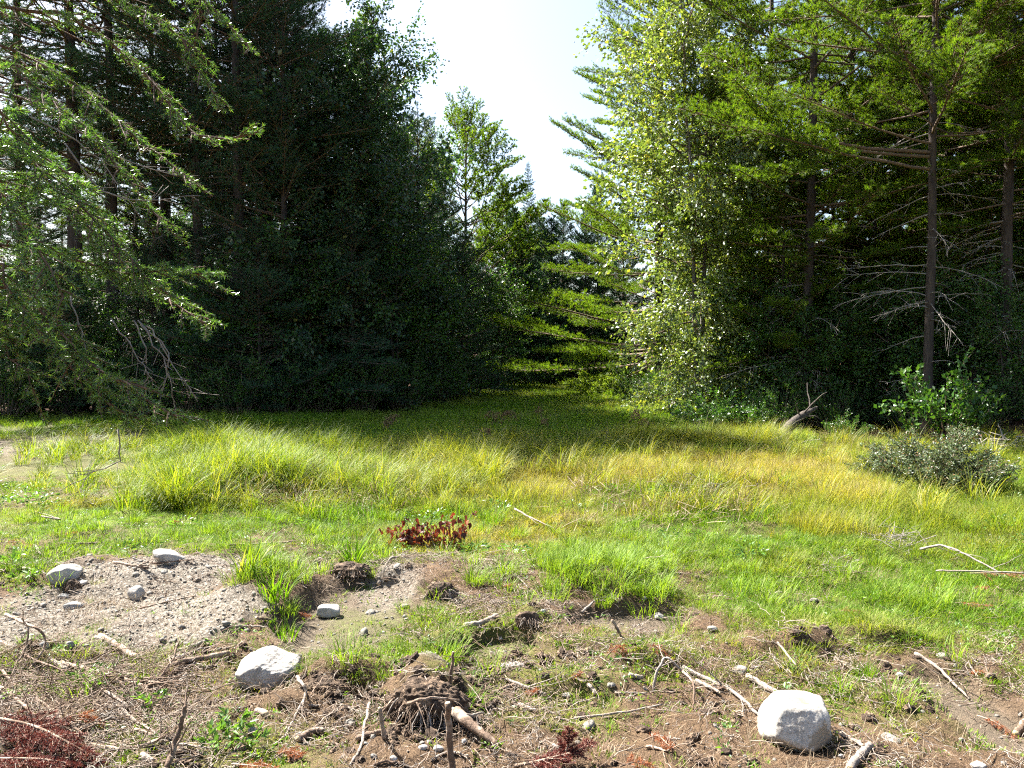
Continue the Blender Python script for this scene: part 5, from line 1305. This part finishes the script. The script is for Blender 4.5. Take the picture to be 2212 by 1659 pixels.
tuft(1762, 1640, 0.09, 'sparse blades in front of the big boulder', 518, 'straw', 16, 0.06, 0.004)
tuft(532, 1492, 0.09, 'short green blades at the foot of the angular boulder', 519, 'lime_grass', 40, 0.08, 0.004)
tuft(618, 1490, 0.08, 'short blades under the tail of the angular boulder', 520, 'lime_grass', 26, 0.06, 0.004)
tuft(108, 1262, 0.10, 'short blades against the smooth rounded rock', 521, 'lime_grass', 30, 0.06, 0.004)
def weed(px, py, s, label, seed):
    p = ground(px, py); rr = np.random.default_rng(seed); a = Acc(); b = Acc(); n = 5
    for i in range(n):
        az = i * 6.28 / n + rr.normal(0, 0.3); Q = np.array([[0, 0, 0], [math.cos(az) * s * 0.4, math.sin(az) * s * 0.4, s * 0.6], [math.cos(az) * s * 0.8, math.sin(az) * s * 0.8, s * rr.uniform(0.6, 1)]])
        tubes(a, Q, np.array([0.002, 0.0015, 0.001]), 4); q = rr.uniform(0.3, 1, 9); P, t = along(Q, q); leaves(b, P, t + rr.normal(0, 0.7, (9, 3)), s * rr.uniform(0.25, 0.5, 9), rr, width=0.4)
    o = empty('weed', p); obj('stems', a.mesh('stems', M['fern_leaves']), o); obj('foliage', b.mesh('foliage', M['weed_leaves']), o, 'stuff')
    return tag(o, label, 'weed')
weed(185, 1478, 0.10, 'bright green leafy weed under the orange-brown branch', 1)
weed(205, 1495, 0.08, 'small green weed close under the first weed in the brush', 2)
weed(330, 1532, 0.10, 'green weed beside the crooked leaning branch', 3)
weed(500, 1600, 0.13, 'dark green leafy weed beside the egg-shaped stone', 4)
weed(465, 1622, 0.12, 'leafy weed between egg-shaped stone and upright stick', 5)
weed(540, 1620, 0.10, 'weed with narrow leaves below the egg-shaped stone', 6)
weed(20, 1230, 0.16, 'green weed patch beside the smooth rounded rock', 7)
weed(60, 1262, 0.14, 'leafy weed below the smooth rounded rock, picture-edge side', 8)

# ------------------------------------------------------------------ the dead branch with red leaves
def red_branch():
    rr = np.random.default_rng(61); p0 = ground(920, 1190); o = empty('red_leaved_branch', p0)
    lm = []
    for k in range(3):    # a curled hanging leaf of a few faces with lobes
        T = np.array([[0, 0, 0], [-.32, 0.10, -.22], [.32, 0.10, -.22], [-.55, 0.05, -.45], [.55, .05, -.45], [-.30, -.06, -.62], [.30, -.06, -.62], [0, 0.02, -.45], [-.14, -.05, -1.0], [.14, -.07, -1.0], [0, -.12, -1.2]])
        T = T * [1 - 0.25 * k, 1 + k, 1] + rr.normal(0, 0.04, T.shape)
        F = [(0, 1, 7), (0, 7, 2), (1, 3, 5), (1, 5, 7), (2, 7, 6), (2, 6, 4), (5, 8, 7), (7, 9, 6), (7, 8, 10), (7, 10, 9)]
        lm.append(mesh('red_leaf', T * 0.068, F, None, False, M['red_leaf']))
    stems = [[(940, 1192, 0.02), (880, 1165, 0.16), (830, 1140, 0.22)], [(935, 1190, 0.02), (890, 1150, 0.25), (868, 1110, 0.36)], [(945, 1190, 0.03), (925, 1150, 0.26), (920, 1125, 0.33)],
             [(950, 1190, 0.03), (960, 1150, 0.26), (965, 1120, 0.36)], [(955, 1188, 0.03), (990, 1150, 0.28), (985, 1108, 0.42)], [(955, 1188, 0.03), (1000, 1145, 0.28), (1022, 1105, 0.40)], [(940, 1190, 0.02), (865, 1150, 0.2), (845, 1165, 0.12)], [(945, 1190, 0.02), (900, 1170, 0.1), (870, 1150, 0.2)], [(950, 1190, 0.02), (945, 1160, 0.2), (940, 1130, 0.3)], [(952, 1190, 0.02), (975, 1170, 0.15), (980, 1140, 0.28)], [(940, 1190, 0.02), (910, 1165, 0.15), (895, 1125, 0.3)]]
    for st in stems:
        Q = smooth_line([at(q[0], q[1], p0[1] + rr.normal(0, 0.06)) if i else ground(q[0], q[1], q[2]) for i, q in enumerate(st)], 9) - p0
        a = Acc(); tubes(a, Q, np.linspace(0.006, 0.002, 9), 5); obj('stem', a.mesh('stem', M['stick_brown']), o)
        for q in rr.uniform(0.15, 1.0, 24):
            P, _ = along(Q, np.array([q])); lf = obj('leaf', lm[rr.integers(0, 3)], o)
            pz = P[0] + rr.normal(0, 0.03, 3); pz[2] = max(pz[2], 0.06)
            lf.location = pz; lf.rotation_euler = (rr.normal(0, 0.35), rr.normal(0, 0.35), rr.uniform(0, 6.28)); s = rr.uniform(0.65, 1.15); lf.scale = (s, s, s)
    return tag(o, 'cut branch with hanging dark red maple leaves on the grass', 'branch')
red_branch()

# ------------------------------------------------------------------ sedge stalks with brown seed heads
def stalk(px, py, top, label, seed, heads=1, lean=0.0, d=None):
    rr = np.random.default_rng(seed); p = ground(px, py); o = empty('seed_stalk', p); tp = at(px + lean, top, p[1]) - p
    t = np.linspace(0, 1, 8)[:, None]; Q = tp * t + np.array([tp[0], 0, 0]) * (t ** 2 - t) * 0.6
    a = Acc(); tubes(a, Q, np.linspace(0.006, 0.003, 8), 5); obj('stem', a.mesh('stem', M['sedge']), o)
    hd = Acc(); n = 16; dd = unit(rr.normal(0, 1, (n, 3)) * [1, 1, 0.5] + [0, 0, 0.35]); L = rr.uniform(0.06, 0.15, n); s = np.linspace(0, 1, 4)
    B = Q[-1] + dd[:, None] * (L[:, None] * s)[..., None] - UP * (0.9 * L[:, None] * s ** 2)[..., None]; tubes(hd, B, np.full((n, 4), 0.0016), 3, False)
    V, F = ICO[1]
    for i in range(n):
        for j in range(3): hd.add(V * np.array([0.010, 0.010, 0.018]) * rr.uniform(0.7, 1.2) + B[i, 3] + rr.normal(0, 0.014, 3), F)
    obj('seed_head', hd.mesh('seed_head', M['seed_head']), o)
    for k in range(4):
        f = rr.uniform(0.1, 0.7); b, _ = along(Q, np.array([f])); az = rr.uniform(0, 6.28); q = np.linspace(0, 1, 5)[:, None]
        dh = np.array([math.cos(az), math.sin(az), 0]); C = b[0] + dh * 0.32 * q + UP * (0.32 * q - 0.42 * q ** 2); sd = np.cross(dh, UP) * 0.004 * (1 - 0.9 * q)
        lv = np.stack([C - sd, C + sd], 1).reshape(-1, 3); i = np.arange(4)[:, None] * 2
        obj('leaf', mesh('leaf', lv, None, i + [0, 1, 3, 2], True, M['sedge']), o)
    return tag(o, label, 'sedge')
stalk(850, 968, 902, 'brown-headed sedge stalk at the shade line nearest the sedge bank', 1, lean=-8)
stalk(862, 970, 912, 'leaning brown-headed sedge stalk beside the one nearest the sedge bank', 2, lean=-24)
stalk(866, 966, 895, 'tallest brown-headed sedge stalk nearest the sedge bank', 21, lean=-14)
stalk(1062, 965, 890, 'straight sedge stalk with ragged brown head against the far shade', 3, lean=-2)
stalk(1070, 968, 893, 'second straight sedge stalk close against the first ragged one', 4, lean=6)
stalk(1085, 968, 886, 'leaning sedge stalk with full brown head against the far shade', 5, lean=14)
stalk(1100, 966, 888, 'sedge stalk with brown head bent beside the leaning one', 6, lean=2)
stalk(1162, 960, 880, 'tallest single sedge stalk standing behind the bright tussock', 7, lean=6)
stalk(1172, 962, 905, 'shorter sedge stalk by the tallest single one', 8, lean=4)
stalk(1365, 955, 886, 'sedge stalk with golden head before the dark grass near the birch', 9, lean=8)
stalk(1375, 958, 892, 'slightly lower golden-headed stalk beside the one near the birch', 10, lean=-2)
stalk(1384, 958, 905, 'thin golden-headed stalk leaning towards the birch', 11, lean=8)
stalk(1403, 955, 912, 'last short golden-headed stalk under the birch', 12, lean=2)
stalk(1060, 1000, 925, 'pale sedge stalk rooted in the golden grass', 13, lean=-12)

# ------------------------------------------------------------------ fallen stump, dead wood and twig heaps at the meadow edge
def stump():
    p = ground(1668, 965); o = empty('fallen_stump', p); P = smooth_line([np.zeros(3), at(1690, 940, p[1] + .2) - p, at(1722, 905, p[1] + 0.6) - p, at(1765, 880, p[1] + 1.0) - p], 12)
    rr = np.random.default_rng(3); a = Acc(); tubes(a, P, np.array([0.09, .12, .14, .14, .13, .12, .10, .09, .08, .07, .05, .03]) * rr.uniform(0.85, 1.15, 12), 10); obj('log', a.mesh('log', M['old_wood'], True), o)
    for k in range(9):
        b, tn = along(P, np.array([rr.uniform(0, 0.9)])); d = unit(np.array([rr.normal(-0.4, 0.6), rr.normal(-0.3, 0.4), rr.normal(0.1, 0.5)])); t = np.linspace(0, 1, 6)[:, None]; L = rr.uniform(0.3, 1.1)
        a = Acc(); Q = b[0] + d * L * t + np.cumsum(rr.normal(0, 0.03, (6, 3)), 0) * t - UP * 0.2 * L * t ** 2; tubes(a, Q, np.linspace(0.025, 0.006, 6), 5); obj('snag', a.mesh('snag', M['old_wood']), o)
    return tag(o, 'grey leaning dead stump with broken snags below the straight pine', 'stump')
stump()
def twig_heap(px, py, w, h, label, seed, n=70, mat='dead_twig', thick=0.006):
    rr = np.random.default_rng(seed); p = ground(px, py); W_ = w / FPX * p[1] * 0.5; a = Acc()
    az = rr.uniform(0, 6.28, n); b = np.stack([rr.normal(0, W_ * 0.5, n), rr.normal(0, W_ * 0.35, n), rr.uniform(0, h * 0.6, n)], -1); d = unit(np.stack([np.cos(az), np.sin(az) * 0.6, rr.normal(0.1, 0.45, n)], -1)); L = W_ * rr.uniform(0.25, 0.9, n); s = np.linspace(0, 1, 6)
    P = b[:, None] + d[:, None] * (L[:, None] * s)[..., None] + np.cumsum(rr.normal(0, 0.035 * W_, (n, 6, 3)), 1) * s[None, :, None] - UP * (0.2 * L[:, None] * s ** 2)[..., None]
    P[..., 2] = np.maximum(P[..., 2], 0.01); tubes(a, P, np.linspace(thick, thick * 0.35, 6)[None] * rr.uniform(0.5, 1.3, (n, 1)), 4, False)
    o = obj('twig_heap', a.mesh('twig_heap', M[mat])); o.location = p
    return tag(o, label, 'twigs', kind='stuff')
twig_heap(1515, 1075, 150, 0.30, 'heap of grey dead twigs sunk in golden grass', 1, 90)
twig_heap(1935, 1180, 150, 0.30, 'tangle of thin dead twigs in the green grass', 2, 70, thick=0.004)
twig_heap(1800, 1240, 70, 0.25, 'small wisp of dead twigs in the green grass', 3, 40, thick=0.003)
twig_heap(1655, 975, 130, 0.35, 'bleached dead twigs at the foot of the grey stump', 4, 50, thick=0.010)
twig_heap(2170, 975, 140, 0.5, 'dark dead branches under the pines at the picture edge', 5, 60, 'dead_twig', 0.014)
twig_heap(170, 1500, 420, 0.16, 'brush of thin dead twigs piled at the lower corner', 6, 150, 'stick_brown', 0.0035)
twig_heap(90, 1590, 300, 0.12, 'darker brush of twigs under the maroon fir branch', 7, 90, 'stick_brown', 0.0035)
twig_heap(220, 1080, 130, 0.15, 'few bleached twigs in moss before the sedge bank', 8, 18, 'dead_twig', 0.006)

# ------------------------------------------------------------------ the fir that hangs into the picture
def fir():
    base = np.array([-3.75, 3.9, float(ground_h(-3.75, 3.9))]); o = empty('fir_tree', base); rr = np.random.default_rng(8)
    P = trunk_line(9.0, rr, 0.01); a = Acc(); tubes(a, P, np.linspace(0.16, 0.03, len(P)), 12, False); obj('trunk', a.mesh('trunk', M['pine_bark'], True), o)
    # boughs: start height on the trunk, then points (px, py, distance ahead)
    B = [ # low bough with two tips
        (2.0, [(-30, 620, 3.3), (130, 740, 3.15), (260, 830, 3.0), (384, 900, 2.9)], 0.012, 0.42, 0.35, 0.0),
        (2.0, [(60, 700, 3.2), (150, 790, 3.1), (230, 860, 3.05), (300, 905, 3.0)], 0.009, 0.34, 0.25, 0.0),
        (2.6, [(-50, 520, 3.6), (150, 560, 3.5), (330, 590, 3.4), (480, 590, 3.3)], 0.011, 0.40, 0.3, 0.0),
        (2.9, [(-50, 380, 3.7), (140, 450, 3.6), (310, 600, 3.5), (452, 705, 3.4)], 0.012, 0.42, 0.3, 0.0),
        (3.1, [(-50, 300, 3.6), (120, 400, 3.5), (260, 530, 3.4), (370, 640, 3.35)], 0.011, 0.40, 0.3, 0.0),
        (3.4, [(-50, 190, 3.8), (160, 270, 3.7), (290, 400, 3.6), (380, 510, 3.5)], 0.012, 0.36, 0.42, 0.15),
        (3.8, [(-60, 80, 3.9), (150, 170, 3.8), (300, 300, 3.7), (420, 400, 3.6)], 0.012, 0.34, 0.40, 0.2),
        (4.1, [(-60, 0, 3.9), (180, 50, 3.8), (340, 190, 3.8), (430, 290, 3.7), (560, 285, 3.7)], 0.014, 0.36, 0.4, 0.12),
        (4.4, [(-60, -80, 3.9), (190, -30, 3.9), (380, 80, 3.8), (480, 240, 3.7)], 0.013, 0.36, 0.35, 0.1),
        (4.8, [(-60, -170, 3.9), (220, -120, 3.9), (430, 0, 3.9), (545, 110, 3.8)], 0.013, 0.36, 0.3, 0.0),
        (4.9, [(0, -240, 4.0), (250, -200, 4.0), (420, -60, 3.9), (420, 100, 3.8)], 0.012, 0.34, 0.35, 0.0),
        (2.3, [(-80, 420, 2.7), (20, 470, 2.6), (90, 560, 2.55), (140, 650, 2.5)], 0.010, 0.34, 0.2, 0.0),
        (2.1, [(-80, 560, 2.7), (0, 600, 2.6), (60, 680, 2.55), (95, 740, 2.5)], 0.010, 0.30, 0.2, 0.0),
        (2.6, [(-80, 250, 2.9), (30, 300, 2.85), (120, 350, 2.8), (190, 400, 2.8)], 0.010, 0.34, 0.2, 0.0),
        (1.7, [(-60, 720, 3.4), (20, 770, 3.3), (70, 830, 3.2), (90, 890, 3.2)], 0.008, 0.28, 0.3, 0.1),
        (3.3, [(-60, 120, 3.2), (60, 170, 3.1), (150, 240, 3.1), (215, 300, 3.0)], 0.010, 0.32, 0.3, 0.1),
        (5.3, [(-60, -330, 4.2), (200, -330, 4.2), (380, -230, 4.1), (470, -120, 4.0)], 0.012, 0.36, 0.3, 0.0)]
    for k, (z, pts, r0, side, t0, bare) in enumerate(B):
        b = along(P, np.array([z / 9.0]))[0][0]
        L = smooth_line([b] + [at(*q) - base for q in pts], 22); L[1:-1] += rr.normal(0, 0.008, (20, 3))
        wd, lf = Acc(), Acc(); n = int(np.linalg.norm(np.diff(L, axis=0), axis=1).sum() * 21)
        f0 = 0.25
        fir_spray(wd, lf, L, r0, side * 1.2, n, 0.024, 0.0038, rr, 520, -0.06, f0, bare + (0.42 if z > 3.2 else 0.15), 0.65)
        bo = obj('bough', wd.mesh('bough', M['red_bark'], True), o); obj('needles', lf.mesh('needles', M['fir_needles']), bo, 'stuff')
    # bare hanging twigs
    H = [[(300, 690), (345, 740), (380, 800), (432, 862)], [(305, 700), (350, 770), (365, 820), (372, 870)], [(290, 690), (315, 760), (318, 820), (312, 858)], [(240, 690), (290, 760), (318, 800), (330, 830)],
         [(150, 640), (172, 700), (185, 760), (183, 805)], [(255, 930), (260, 990), (230, 1010), (150, 1048)], [(320, 700), (360, 760), (360, 810), (345, 850)],
         [(140, 310), (230, 420), (340, 430), (430, 420)], [(120, 210), (250, 330), (380, 380)], [(60, 250), (200, 330), (300, 470)]]
    for k, h in enumerate(H):
        L = smooth_line([at(q[0], q[1], 3.3 - 0.02 * k) - base for q in h], 12); L += rr.normal(0, 0.004, L.shape); a = Acc(); tubes(a, L, np.linspace(0.0035, 0.0013, 12), 5)
        m = 9; p, t = along(L, rr.uniform(0.3, 1, m)); d = unit(t + rr.normal(0, 0.6, (m, 3))); s = np.linspace(0, 1, 4); tubes(a, p[:, None] + d[:, None] * (rr.uniform(0.03, 0.12, m)[:, None] * s)[..., None], np.full((m, 4), 0.0013), 3, False)
        obj('dead_twig', a.mesh('dead_twig', M['dead_twig']), o)
    return tag(o, 'fir whose bare-stemmed drooping green boughs hang in from the picture edge', 'tree')
fir()
